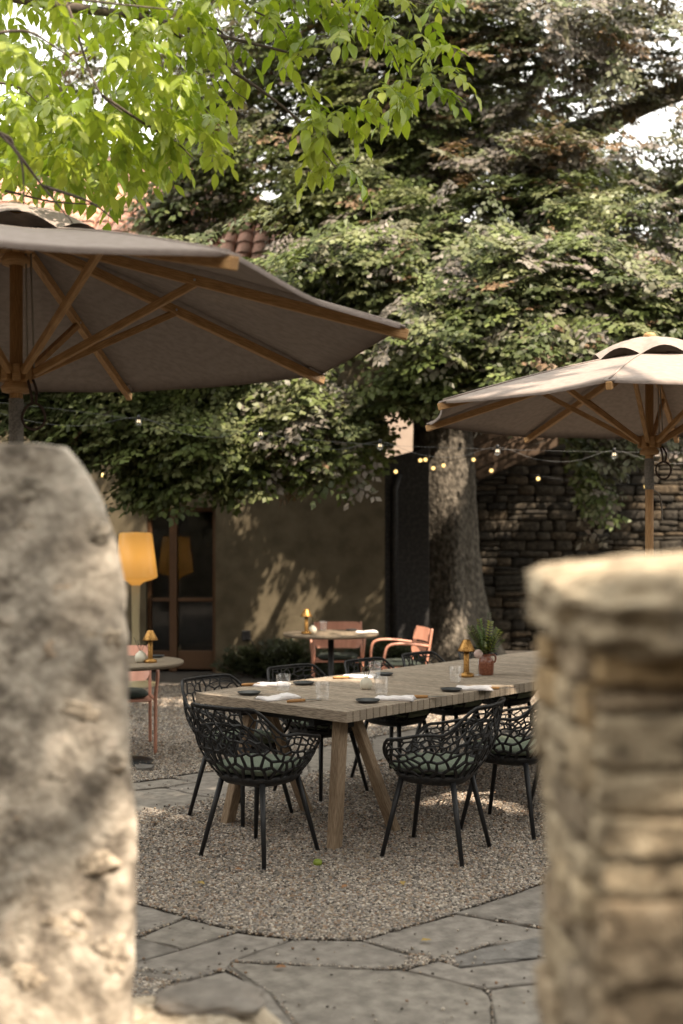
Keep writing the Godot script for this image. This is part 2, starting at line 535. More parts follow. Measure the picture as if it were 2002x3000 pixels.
func ground() -> void:
	var g := structure("ground")
	var st := begin(false)
	var e := 60.0
	quad(st, Vector3(-e, 0, 12), Vector3(e, 0, 12), Vector3(e, 0, -e), Vector3(-e, 0, -e))
	part(g, "gravel_bed", done(st), M.gravel)
	var path := structure("stone_path")
	var S := [
		[[150, 2600], [390, 2646], [543, 2686], [402, 2735], [380, 2736], [150, 2700]],
		[[406, 2748], [543, 2692], [690, 2727], [535, 2777]],
		[[150, 2706], [380, 2742], [526, 2781], [392, 2818], [150, 2800]],
		[[533, 2784], [697, 2733], [850, 2752], [674, 2814], [664, 2832], [531, 2872], [392, 2854], [300, 2846], [394, 2823]],
		[[856, 2755], [1058, 2758], [1208, 2799], [1186, 2832], [1120, 2838], [690, 2816]],
		[[680, 2822], [1120, 2843], [1180, 2842], [1418, 2897], [1440, 2935], [1455, 3200], [1000, 3200], [860, 2985], [800, 2910], [672, 2840]],
		[[1064, 2756], [1335, 2679], [1584, 2722], [1700, 2735], [1434, 2766], [1327, 2799], [1277, 2812]],
		[[1340, 2673], [1600, 2588], [1800, 2570], [1840, 2730], [1600, 2714]],
		[[1331, 2804], [1443, 2771], [1592, 2740], [1800, 2750], [1800, 2800], [1596, 2803], [1347, 2832]],
		[[1192, 2840], [1283, 2817], [1345, 2837], [1596, 2809], [1800, 2806], [1800, 2860], [1592, 2873], [1426, 2895]],
		[[1436, 2900], [1600, 2879], [1800, 2868], [1900, 3200], [1462, 3200], [1446, 2936]],
		[[470, 2900], [540, 2876], [662, 2846], [790, 2912], [850, 2990], [980, 3200], [420, 3200]],
		[[404, 2293], [496, 2281], [577, 2291], [487, 2304], [404, 2312], [250, 2320], [240, 2300]],
		[[508, 2276], [598, 2263], [685, 2259], [715, 2320], [660, 2338], [580, 2327], [492, 2307], [582, 2292]],
		[[240, 2325], [404, 2316], [488, 2309], [572, 2329], [645, 2341], [590, 2354], [530, 2365], [440, 2378], [240, 2392]],
		[[690, 2258], [830, 2213], [900, 2235], [905, 2270], [720, 2319]],
		[[835, 2211], [1000, 2178], [1085, 2163], [1090, 2232], [910, 2270], [905, 2236]],
		[[1090, 2161], [1260, 2128], [1300, 2168], [1095, 2231]],
		[[396, 2240], [420, 2237], [452, 2240], [448, 2248], [400, 2250]],
	]
	for i in S.size():
		var poly := []
		for p in S[i]:
			var w := gnd(p[0], p[1])
			poly.append(Vector2(w.x, w.z))
		slabs.append(poly)
		slab_piece(path, S[i], rr(0.007, 0.015) if i != 18 else 0.03, [0, 2, 1, 0, 0, 2, 0, 1, 3, 0, 2, 0, 2, 0, 2, 0, 2, 1, 3][i])
	var boxes := []
	for poly in slabs:
		var r := Rect2(poly[0], Vector2.ZERO)
		for p in poly:
			r = r.expand(p)
		boxes.append(r.grow(0.05))
	# loose gravel
	var bank := []
	for k in 3:
		bank.append([PackedFloat32Array(), 0, null])
		var nz := noise(50 + k, 0.9, 2)
		var mst := begin(true)
		var sph := SphereMesh.new()
		sph.radial_segments = 6
		sph.rings = 3
		var arr := sph.get_mesh_arrays()
		var vv: PackedVector3Array = arr[Mesh.ARRAY_VERTEX]
		var ii: PackedInt32Array = arr[Mesh.ARRAY_INDEX]
		for n in range(0, ii.size(), 3):
			for o in 3:
				var v: Vector3 = vv[ii[n + o]] * 2.0
				mst.add_vertex(v * (0.5 + 0.28 * nz.get_noise_3dv(v * 1.4 + Vector3.ONE * k * 9.0)))
		mst.set_smooth_group(-1)
		bank[k][2] = done(mst)
	var grains := [Color(0.27, 0.23, 0.19), Color(0.07, 0.058, 0.048), Color(0.20, 0.168, 0.138), Color(0.36, 0.31, 0.255), Color(0.12, 0.10, 0.085), Color(0.30, 0.235, 0.165), Color(0.23, 0.208, 0.185), Color(0.48, 0.42, 0.35), Color(0.22, 0.14, 0.09), Color(0.16, 0.14, 0.12)]
	var made := 0
	for n in 380000:
		# denser near the lens, thinning away
		var d := 3.5 + 9.5 * pow(rng.randf(), 1.9)
		var half := d * 0.22 + 0.25
		var x := rr(-half, half)
		if x > 0.3 * d * 0.66 + 0.2 or x < -0.25 * d - 0.2:
			continue
		var inside := false
		var p := Vector2(x, -d)
		var near := 0
		for k in slabs.size():
			if not boxes[k].has_point(p):
				continue
			var poly: Array = slabs[k]
			if in_poly(p, poly):
				inside = true
				break
			for q in [Vector2(0.03, 0.0), Vector2(-0.03, 0.0), Vector2(0.0, 0.03), Vector2(0.0, -0.03)]:
				if in_poly(p + q, poly):
					near += 1
					break
		# joints between slabs hold little loose gravel
		var joint := not inside and near > 1
		if joint and rng.randf() < 0.3:
			continue
		# a few stones lie on the slabs, more of them strewn over the rim of the gravel
		if inside and rng.randf() > 0.0012:
			if rng.randf() > 0.3:
				continue
			var way := Vector2.from_angle(rr(0, TAU))
			var strewn := true
			for k in slabs.size():
				if boxes[k].has_point(p + way * 0.04) and in_poly(p + way * 0.04, slabs[k]) or boxes[k].has_point(p + way * 0.11) and in_poly(p + way * 0.11, slabs[k]):
					strewn = false
					break
			if not strewn:
				continue
		var y := 0.014 if inside else 0.004
		var s := rr(0.009, 0.019) * (1.0 + maxf(0.0, d - 6.0) * 0.05)
		if inside or joint:
			s *= 0.7 if inside else 0.5
		var b := Basis.from_euler(Vector3(rr(0, TAU), rr(0, TAU), rr(0, TAU))).scaled(Vector3(1.0, rr(0.6, 0.9), rr(0.8, 1.25)) * s)
		var c: Color = grains[rng.randi() % grains.size()]
		var k := rr(0.8, 1.15)
		var q: Array = bank[n % 3]
		put(q[0], Transform3D(b, Vector3(x, y + rr(0.0, 0.004), -d)), Color(c.r * k, c.g * k, c.b * k))
		q[1] += 1
		made += 1
	for k in 3:
		multi(g, "gravel", bank[k][2], bank[k][0], M.pebble)
	print("pebbles ", made)

func multi(parent: Node, called: String, mesh: Mesh, buf: PackedFloat32Array, m: Material) -> MultiMeshInstance3D:
	var mm := MultiMesh.new()
	mm.transform_format = MultiMesh.TRANSFORM_3D
	mm.use_colors = true
	mm.mesh = mesh
	mm.instance_count = buf.size() / 16
	mm.buffer = buf
	var o := MultiMeshInstance3D.new()
	o.name = called
	o.multimesh = mm
	o.material_override = m
	o.set_meta("kind", "stuff")
	parent.add_child(o, true)
	return o

# ------------------------------------------------------------------ rubble masonry
func rubble(parent: Node, o: Vector3, right: Vector3, normal: Vector3, width: float, height: float, rows: Vector2, widths: Vector2, deep: float, mats: Array, detail: int, proud := 0.5, limit := 300, keep = null) -> void:
	# stones of uneven size laid in rough courses; o is the lower left corner of the face
	var y := 0.0
	var made := 0
	var idx := rng.randi() % 7
	while y < height:
		var h := minf(rr(rows.x, rows.y), height - y + 0.02)
		var x := -rr(0.0, widths.x)
		while x < width:
			var w := rr(widths.x, widths.y)
			var a := maxf(x, 0.0)
			var b := minf(x + w, width)
			x += w
			if b - a < widths.x * 0.4:
				continue
			var pieces := [[y, h]]
			if rng.randf() < (0.28 if deep > 0.1 else 0.08) and h > rows.x * 1.3:
				var cut := h * rr(0.4, 0.6)
				pieces = [[y, cut], [y + cut, h - cut]]
			for pc in pieces:
				var joint := minf(rows.x, widths.x) * 0.14
				var sz := Vector3(b - a - joint, pc[1] - joint, deep * rr(0.75, 1.2))
				if sz.x < 0.01 or sz.y < 0.01 or made >= limit:
					continue
				var c: Vector3 = o + right * ((a + b) / 2.0) + Vector3.UP * (pc[0] + pc[1] / 2.0) + normal * (sz.z * (proud - 0.5) + rr(-0.1, 0.1) * deep)
				if keep != null and not keep.call(c):
					continue
				var bs := Basis(right, Vector3.UP, normal) * Basis.from_euler(Vector3(rr(-0.07, 0.07), rr(-0.06, 0.06), rr(-0.05, 0.05)))
				idx += 1
				part(parent, "stone", lump(idx % 9, detail, [7.0, 10.0, 13.0][idx % 3], 0.13), mats[rng.randi() % mats.size()], Transform3D(bs * Basis.from_scale(sz * 1.04), c))
				made += 1
		y += h

func left_pillar() -> void:
	# end of a mortared rubble wall with a sloping, broken shoulder
	var o := thing("stone_pillar", "tall grey mortared stone pillar with a sloping broken shoulder", "pillar")
	var n1 := noise(60, 1.5, 4)
	var n2 := noise(61, 7.0, 3)
	var n3 := noise(62, 2.6, 3)
	var d0 := 2.30      # front face
	var d1 := 2.62
	var edge := [[2.95, 0.0], [2.94, 0.3], [2.70, 0.6], [2.40, 0.9], [2.0, 1.1], [1.75, 1.5]]
	# right hand edge in picture columns at given rows, for the back corner of the pillar
	var prof := [[1298, 130], [1306, 188], [1340, 214], [1400, 250], [1460, 286], [1520, 308], [1600, 338], [1720, 362], [1900, 366], [2100, 374], [2300, 384], [2500, 390], [2700, 392], [2900, 384], [3050, 378], [3500, 380], [3960, 384]]
	var rows := []
	var ny := 150
	for i in ny + 1:
		var v := lerpf(1298.0, 3870.0, pow(float(i) / ny, 1.15))
		var u := 0.0
		for k in prof.size() - 1:
			if v <= prof[k + 1][0]:
				u = lerpf(prof[k][1], prof[k + 1][1], (v - prof[k][0]) / (prof[k + 1][0] - prof[k][0]))
				break
		var y := EYE + (HORIZON - v) * d0 / F
		var xr := (u - 1001.0) * d0 / F
		var ring := []
		var xl := -1.7
		var per := [Vector2(xl, d1), Vector2(xl, d0)]
		var nx := 80
		for k in nx + 1:
			per.append(Vector2(lerpf(xl, xr - 0.05, float(k) / nx), d0))
		for k in range(1, 6):
			var a := PI / 2.0 * k / 6.0
			per.append(Vector2(xr - 0.05 + sin(a) * 0.05, d0 + 0.05 - cos(a) * 0.05))
		# the side turns away behind the front edge, so that the front corner is the outline
		for k in 10:
			per.append(Vector2(xr - 0.075 * (k / 10.0), d0 + 0.05 + (d1 - d0 - 0.05) * k / 9.0))
		for q in per:
			var p := Vector3(q.x, maxf(y, 0.0), -q.y)
			var amp := 1.0 if q.x > xl + 0.01 else 0.0
			var off := n1.get_noise_3dv(p) * 0.012 + n2.get_noise_3dv(p) * 0.006 + absf(n3.get_noise_3dv(p)) * -0.014
			p += Vector3(off * (1.3 if q.x > xr - 0.06 else 0.0), 0.0, off) * amp
			ring.append(p)
		rows.append(ring)
	var st := begin(true)
	var m: int = rows[0].size()
	for i in ny:
		for k in m - 1:
			quad(st, rows[i + 1][k], rows[i + 1][k + 1], rows[i][k + 1], rows[i][k])
		quad(st, rows[i + 1][m - 1], rows[i + 1][0], rows[i][0], rows[i][m - 1])
	var top := Vector3(-1.1, rows[0][0].y + 0.01, -(d0 + d1) / 2.0)
	for k in m - 1:
		tri(st, rows[0][k], rows[0][k + 1], top)
	part(o, "masonry", done(st), M.rendered)
	# stones that show through the mortar
	var spots := [[60, 1420, 150, 80, 2], [95, 1545, 66, 34, 3], [185, 1730, 84, 50, 1], [25, 1815, 80, 40, 3], [150, 1905, 110, 60, 1], [50, 2060, 130, 70, 2],
[85, 2390, 66, 50, 1], [110, 2480, 60, 66, 1], [280, 1560, 70, 60, 2], [300, 1860, 90, 50, 0], [240, 2080, 110, 60, 0], [330, 2230, 70, 60, 3], [180, 2260, 90, 50, 2], [290, 2520, 110, 70, 0], [60, 2620, 120, 70, 3], [200, 2700, 130, 80, 0], [320, 2780, 90, 110, 3], [90, 2850, 120, 80, 0]]
	for i in spots.size():
		var s: Array = spots[i]
		var px := d0 / F
		var sz := Vector3(s[2] * px * 1.3, s[3] * px * 1.3, 0.06)
		var c := at(s[0], s[1], d0 + 0.031)
		part(o, "stone", lump(i % 9, 8, 3.0, 0.3), M.set_stone[s[4]], Transform3D(Basis(Vector3.BACK, rr(-0.4, 0.4)) * Basis.from_scale(sz), c))

func right_pillar() -> void:
	var o := thing("rubble_pillar", "ochre dry stone pillar with a thick rounded capstone", "pillar")
	var d0 := 1.28
	var d1 := 1.60
	var xl := (1578.0 - 1001.0) * d1 / F
	var top := EYE + (HORIZON - 1895.0) * d0 / F
	# mortar core, set back from the stones
	var st := begin(false)
	box(st, Vector3(xl + 0.045 + 0.24, top / 2.0 - 0.01, -(d0 + d1) / 2.0), Vector3(0.48, top - 0.02, d1 - d0 - 0.08))
	part(o, "core", done(st), M.mortar)
	rubble(o, Vector3(xl + 0.012, 0, -d0 - 0.03), Vector3.RIGHT, Vector3.BACK, 0.50, top - 0.026, Vector2(0.04, 0.105), Vector2(0.12, 0.30), 0.07, M.rubble, 7, 0.5, 290)
	rubble(o, Vector3(xl + 0.03, 0, -d1 - 0.0), Vector3.BACK, Vector3.LEFT, d1 - d0 - 0.02, top - 0.026, Vector2(0.04, 0.105), Vector2(0.10, 0.2), 0.06, M.rubble, 7, 0.5, 250)
	# capstones
	var px := d0 / F
	part(o, "capstone", lump(4, 16, 4.2, 0.18), M.rubble[4], Transform3D(Basis.from_euler(Vector3(0.03, 0.06, 0.05)) * Basis.from_scale(Vector3(0.33, 0.112, 0.42)), Vector3(xl + 0.143, top + 0.044, -(d0 + d1) / 2.0 + 0.02)))
	part(o, "capstone", lump(6, 16, 5.0, 0.10), M.rubble[0], Transform3D(Basis.from_scale(Vector3(0.30, 0.085, 0.42)), Vector3(xl + 0.45, top + 0.048, -(d0 + d1) / 2.0 + 0.01)))

func threshold() -> void:
	# low mortared sill between the pillars
	var o := thing("low_sill_wall", "low sandy mortared sill between the two pillars", "wall")
	var n1 := noise(66, 3.0, 4)
	var st := begin(true)
	var nx := 80
	var nz := 14
	var pts := []
	for j in nz + 1:
		var row := []
		for i in nx + 1:
			var u := lerpf(60.0, 1900.0, float(i) / nx)
			var d := lerpf(2.12, 2.86, float(j) / nz)
			# far edge bows: high on the left, dropping out of the picture to the right
			var x := (u - 1001.0) * 2.7 / F
			var y := 0.475 + n1.get_noise_2d(x * 1.5, d * 1.5) * 0.03
			y -= smoothstep(700.0, 930.0, u) * 0.14
			y -= pow(clampf((d - 2.66) / 0.2, 0.0, 1.0), 2.0) * 0.12
			row.append(Vector3(x, y, -d))
		pts.append(row)
	for j in nz:
		for i in nx:
			quad(st, pts[j][i], pts[j][i + 1], pts[j + 1][i + 1], pts[j + 1][i])
	for i in nx:
		var a: Vector3 = pts[nz][i]
		var b: Vector3 = pts[nz][i + 1]
		quad(st, Vector3(b.x, 0, b.z), Vector3(a.x, 0, a.z), a, b)
		var c: Vector3 = pts[0][i]
		var e: Vector3 = pts[0][i + 1]
		quad(st, Vector3(c.x, 0, c.z), Vector3(e.x, 0, e.z), e, c)
	part(o, "mortar_bed", done(st), M.sandy)
	part(o, "sill_stone", lump(5, 12, 3.0, 0.18), M.slab[1], Transform3D(Basis.from_scale(Vector3(0.26, 0.045, 0.17)), Vector3(at(620, 0, 2.7).x, 0.478, -2.66)))
	part(o, "sill_stone", lump(2, 12, 3.0, 0.2), M.rubble[0], Transform3D(Basis.from_scale(Vector3(0.40, 0.10, 0.26)), at(900, 3080, 2.45) + Vector3(0, -0.03, 0)))

# ------------------------------------------------------------------ buildings behind
func house() -> void:
	var o := thing("plaster_house", "ochre plastered house with a terracotta roof and dark glazed double door", "house")
	var d := 14.3
	var x0 := -11.0
	var x1 := at(1128, 0, d).x
	var eave := 5.1
	var dl := at(428, 0, d).x
	var dr := at(632, 0, d).x
	var head := at(0, 1486, d).y
	# front wall round the door opening, 0.35 thick
	var st := begin(false)
	var zc := -d - 0.175
	box(st, Vector3((x0 + dl) / 2.0, eave / 2.0, zc), Vector3(dl - x0, eave, 0.35))
	box(st, Vector3((dr + x1) / 2.0, eave / 2.0, zc), Vector3(x1 - dr, eave, 0.35))
	box(st, Vector3((dl + dr) / 2.0, (head + eave) / 2.0, zc), Vector3(dr - dl, eave - head, 0.35))
	# side and rear walls
	box(st, Vector3(x1 - 0.175, eave / 2.0, -d - 3.85), Vector3(0.35, eave, 7.0))
	box(st, Vector3(x0 + 0.175, eave / 2.0, -d - 3.85), Vector3(0.35, eave, 7.0))
	box(st, Vector3((x0 + x1) / 2.0, eave / 2.0, -d - 7.175), Vector3(x1 - x0 - 0.7, eave, 0.35))
	# gable triangles
	for gx in [x1 - 0.175, x0 + 0.175]:
		for s in [-1.0, 1.0]:
			var a := Vector3(gx + s * 0.17, eave, -d)
			var b := Vector3(gx + s * 0.17, eave, -d - 7.35)
			var c := Vector3(gx + s * 0.17, eave + 2.9, -d - 3.67)
			if gx > 0.0:
				continue
			if s > 0.0:
				tri(st, a, b, c)
			else:
				tri(st, a, c, b)
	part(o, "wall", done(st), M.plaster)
	# floor inside and a rear partition so that the room is dark behind the glass
	st = begin(false)
	box(st, Vector3((dl + dr) / 2.0, 0.03, -d - 2.0), Vector3(4.0, 0.06, 3.2))
	box(st, Vector3((dl + dr) / 2.0, 1.6, -d - 3.6), Vector3(4.0, 3.2, 0.1))
	box(st, Vector3((dl + dr) / 2.0 - 2.0, 1.6, -d - 2.0), Vector3(0.1, 3.2, 3.2))
	box(st, Vector3((dl + dr) / 2.0 + 2.0, 1.6, -d - 2.0), Vector3(0.1, 3.2, 3.2))
	box(st, Vector3((dl + dr) / 2.0, 3.2, -d - 2.0), Vector3(4.0, 0.1, 3.2))
	part(o, "inner_room", done(st), M.room)
	# glazed door: frame, two leaves
	var zf := -d - 0.16
	var df: Node3D = Node3D.new()
	df.name = "door"
	o.add_child(df)
	st = begin(false)
	var fw := 0.05
	box(st, Vector3(dl + fw / 2, head / 2, zf), Vector3(fw, head, 0.09), 0.004)
	box(st, Vector3(dr - fw / 2, head / 2, zf), Vector3(fw, head, 0.09), 0.004)
	box(st, Vector3((dl + dr) / 2, head - fw / 2, zf), Vector3(dr - dl - 2 * fw, fw, 0.09), 0.004)
	part(df, "door_frame", done(st), M.frame_wood)
	var mid := at(504, 0, d).x
	st = begin(false)
	box(st, Vector3(mid, head / 2 - 0.03, zf + 0.01), Vector3(0.10, head - 0.08, 0.09), 0.006)
	part(df, "centre_stile", done(st), M.frame_wood)
	for side in [[dl + fw, mid - 0.05], [mid + 0.05, dr - fw]]:
		st = begin(false)
		var w: float = side[1] - side[0]
		var cx: float = (side[0] + side[1]) / 2.0
		box(st, Vector3(cx, 0.16, zf), Vector3(w - 0.004, 0.24, 0.05), 0.004)
		part(df, "bottom_rail", done(st), M.frame_wood)
		st = begin(false)
		box(st, Vector3(cx, at(0, 1758, d).y, zf), Vector3(w - 0.004, 0.05, 0.05), 0.004)
		part(df, "rail", done(st), M.frame_wood)
		st = begin(false)
		box(st, Vector3(cx, head / 2 + 0.1, zf - 0.01), Vector3(w - 0.01, head - 0.33, 0.008))
		part(df, "pane", done(st), M.pane)
	# reveal edge and corner strip on the plaster
	# plug box with its cable
	st = begin(false)
	box(st, at(722, 1862, d - 0.06), Vector3(0.11, 0.13, 0.10), 0.012)
	part(o, "socket_box", done(st), M.metal_black)
	st = begin()
	tube(st, smooth_path([at(726, 1868, d - 0.12), at(742, 1885, d - 0.14), at(752, 1930, d - 0.10), at(760, 1972, d - 0.15)]), 0.009, 6)
	part(o, "cable", done(st), M.metal_black)
	# pitched roof of clay tiles
	var rise := 2.9
	var run := 3.67
	var slope := atan2(rise, run)
	var len := sqrt(rise * rise + run * run) + 0.35
	var roof := Node3D.new()
	roof.name = "roof"
	o.add_child(roof)
	var hip := at(560, 0, d + 3.67).x
	st = begin(false)
	tri(st, Vector3(x1 + 0.3, eave - 0.24, -d + 0.3), Vector3(x1 + 0.3, eave - 0.24, -d - 7.65), Vector3(hip, eave + rise, -d - 3.67))
	part(roof, "hip_end", done(st), M.roof_tile[2])
	for face in [0, 1]:
		st = begin(false)
		var zz := -d + 0.3 if face == 0 else -d - 7.35 - 0.3
		var dirz := -1.0 if face == 0 else 1.0
		var a := Vector3(x0 - 0.3, eave - 0.24, zz)
		var b := Vector3(x1 + 0.3, eave - 0.24, zz)
		var c := Vector3(hip, eave + rise, -d - 3.67)
		var e := Vector3(x0 - 0.3, eave + rise, -d - 3.67)
		if face == 0:
			quad(st, a, b, c, e)
		else:
			quad(st, b, a, e, c)
		part(roof, "roof_boarding", done(st), M.dark_wood)
	# tiles that the picture can show stand on the front slope
	var tile := begin(true)
	for k in 6:
		var a0 := PI * k / 6.0
		var a1 := PI * (k + 1) / 6.0
		for sgn in [1.0]:
			quad(tile, Vector3(-cos(a0) * 0.11, sin(a0) * 0.06 + 0.02, 0.21), Vector3(-cos(a1) * 0.11, sin(a1) * 0.06 + 0.02, 0.21), Vector3(-cos(a1) * 0.10, sin(a1) * 0.05, -0.21), Vector3(-cos(a0) * 0.10, sin(a0) * 0.05, -0.21))
	var tmesh := done(tile)
	var all := PackedFloat32Array()
	var bs := Basis(Vector3.RIGHT, slope)
	var count := 0
	for r in 13:
		for c in 50:
			var x := x1 + 0.15 - c * 0.225 + rr(-0.006, 0.006)
			var s := 0.12 + r * 0.36
			if x > lerpf(x1 + 0.3, hip, s / len) - 0.1:
				continue
			var p := Vector3(x, eave - 0.24 + sin(slope) * s + 0.02, -d + 0.3 - cos(slope) * s)
			var tr := Transform3D(bs * Basis(Vector3.UP, rr(-0.03, 0.03)), p)
			var u := 1001.0 + p.x / -p.z * F
			if u > 180 and u < 1010 and count < 300:
				part(roof, "tile", tmesh, M.roof_tile[rng.randi() % 3], tr)
				count += 1
			else:
				all.append_array(PackedFloat32Array([tr.basis.x.x, tr.basis.y.x, tr.basis.z.x, p.x, tr.basis.x.y, tr.basis.y.y, tr.basis.z.y, p.y, tr.basis.x.z, tr.basis.y.z, tr.basis.z.z, p.z, 1, 1, 1, 1]))
	multi(roof, "roof_tiles", tmesh, all, M.roof_tile[1])
	# a smaller pale building beyond
	var q := thing("pale_house", "pale pinkish plaster wall showing between the foliage and the beech trunk", "house")
	st = begin(false)
	box(st, Vector3(1.6, 2.6, -23.0), Vector3(7.0, 5.2, 5.0))
	part(q, "wall", done(st), M.plaster_pink)
	st = begin(false)
	prism(st, [Vector2(-2.8, 0), Vector2(2.8, 0), Vector2(0, 2.0)], -3.7, 3.7)
	part(q, "roof", done(st), M.roof_tile[0], Transform3D(Basis(Vector3.UP, PI / 2), Vector3(1.6, 5.2, -23.0)))

func black_porch() -> void:
	# black metal shelter in the gap between the house and the trunk
	var d := 14.9
	var o := thing("black_shelter", "tall black metal shelter with a rounded shoulder beside the beech trunk", "shelter", Vector3(at(1180, 0, d).x, 0, -d))
	var x0 := at(1112, 0, d).x - o.position.x
	var x1 := at(1258, 0, d).x - o.position.x
	var h := at(0, 1335, d).y
	var st := begin(false)
	# front skin with a rounded shoulder on the house side
	var out := [Vector2(x0, 0), Vector2(x1, 0), Vector2(x1, h + 0.12)]
	for k in 7:
		var a := PI / 2.0 + PI / 2.0 * k / 6.0
		out.append(Vector2(x0 + 0.22 + cos(a) * 0.22, h - 0.22 + sin(a) * 0.22))
	prism(st, out, -1.3, 0.0, 0.012)
	part(o, "body", done(st), M.iron)
	st = begin(true)
	tube(st, [Vector3(x0 + 0.20, 0.02, 0.03), Vector3(x0 + 0.20, h - 0.45, 0.03), Vector3(x0 + 0.26, h - 0.25, 0.0)], 0.05, 12)
	part(o, "downpipe", done(st), M.iron)
	st = begin(false)
	box(st, Vector3((x0 + x1) / 2 + 0.1, h + 0.09, 0.12), Vector3(x1 - x0 - 0.1, 0.03, 0.5), 0.008)
	part(o, "canopy", done(st), mat(lin(0.25, 0.25, 0.25), 0.35), Transform3D(Basis(Vector3.BACK, 0.18), Vector3(0, 0, 0)))

func stone_wall() -> void:
	var d := 17.6
	var o := thing("rubble_wall", "dark shaded rubble stone wall behind the parasol and the trunk", "wall")
	var st := begin(false)
	var x0 := at(1235, 0, d).x
	box(st, Vector3(x0 + 5.0, 2.1, -d - 0.30), Vector3(10.0, 4.2, 0.46))
	part(o, "wall_core", done(st), M.mortar)
	var seen := func(c: Vector3) -> bool:
		var u := 1001.0 + c.x / -c.z * F
		var v := HORIZON - (c.y - EYE) / -c.z * F
		return u > 1385 and v > 1230
	rubble(o, Vector3(x0, 0, -d - 0.04), Vector3.RIGHT, Vector3.BACK, 4.75, 3.6, Vector2(0.09, 0.20), Vector2(0.18, 0.50), 0.16, M.far_rubble, 3, 0.5, 300, seen)
	# timber verge of the roof above the wall
	var r := thing("timber_verge", "dark brown timber roof verge above the stone wall, under the parasol edge", "roof")
	var a := [at(1395, 1395, d - 0.5), at(1700, 1262, d - 0.5)]
	for k in 5:
		var off := Vector3(-0.06, 0.155, 0) * k
		var p: Vector3 = a[0] + off
		var q: Vector3 = a[1] + off + Vector3(1.2, 0.52, 0)
		bar(r, "board", p, q, 0.15, 0.05, M.dark_wood, 0.006)

func enclosure() -> void:
	# unseen house and side walls, added to block low sky round the courtyard
	var o := thing("added_rear_house", "unseen house added behind the viewpoint to block low sky", "house", Vector3(0, 0, 7.5))
	var st := begin(false)
	box(st, Vector3(0, 3.4, 2.0), Vector3(18.0, 6.8, 4.0))
	part(o, "wall", done(st), M.plaster)
	st = begin(false)
	prism(st, [Vector2(-2.4, 0), Vector2(2.4, 0), Vector2(0, 2.0)], -9.2, 9.2)
	part(o, "roof", done(st), M.roof_tile[0], Transform3D(Basis(Vector3.UP, PI / 2), Vector3(0, 6.8, 2.0)))
	for k in 5:
		for f in 2:
			st = begin(false)
			box(st, Vector3(-7.0 + 3.5 * k, 1.6 + 2.9 * f, -0.01), Vector3(1.1, 1.5, 0.06), 0.01)
			part(o, "window", done(st), M.slate_dish)
	for s in [-1.0, 1.0]:
		var text := "unseen wall added along the lamp side of the courtyard to block low sky" if s < 0.0 else "unseen wall added along the parasol side of the courtyard to block low sky"
		var w := thing("added_side_wall", text, "wall", Vector3(s * 7.4, 0, -3.2))
		st = begin(false)
		box(st, Vector3(0, 1.6, 0), Vector3(0.4, 3.2, 21.0), 0.03)
		part(w, "masonry", done(st), M.mortar)
		st = begin(false)
		box(st, Vector3(0, 3.26, 0), Vector3(0.55, 0.11, 21.0), 0.03)
		part(w, "coping", done(st), M.slab[1])

# ------------------------------------------------------------------ trees
func simple_leaf(st: SurfaceTool, base: Vector3, dir: Vector3, nrm: Vector3, l: float, w: float, col: Color) -> void:
	var x := dir.normalized()
	var z := x.cross(nrm).normalized()
	var n := z.cross(x).normalized()
	var b := base
	var t := base + x * l - n * l * 0.12
	var m := base + x * l * 0.48 + n * l * 0.05
	var a := base + x * l * 0.44 + z * w * 0.5 - n * w * 0.12
	var c := base + x * l * 0.44 - z * w * 0.5 - n * w * 0.12
	st.set_color(col)
	for q in [[b, a, m], [a, t, m], [b, m, c], [m, t, c]]:
		st.set_normal((n + (q[2] - m) * 2.0).normalized())
		st.add_vertex(q[0])
		st.add_vertex(q[2])
		st.add_vertex(q[1])

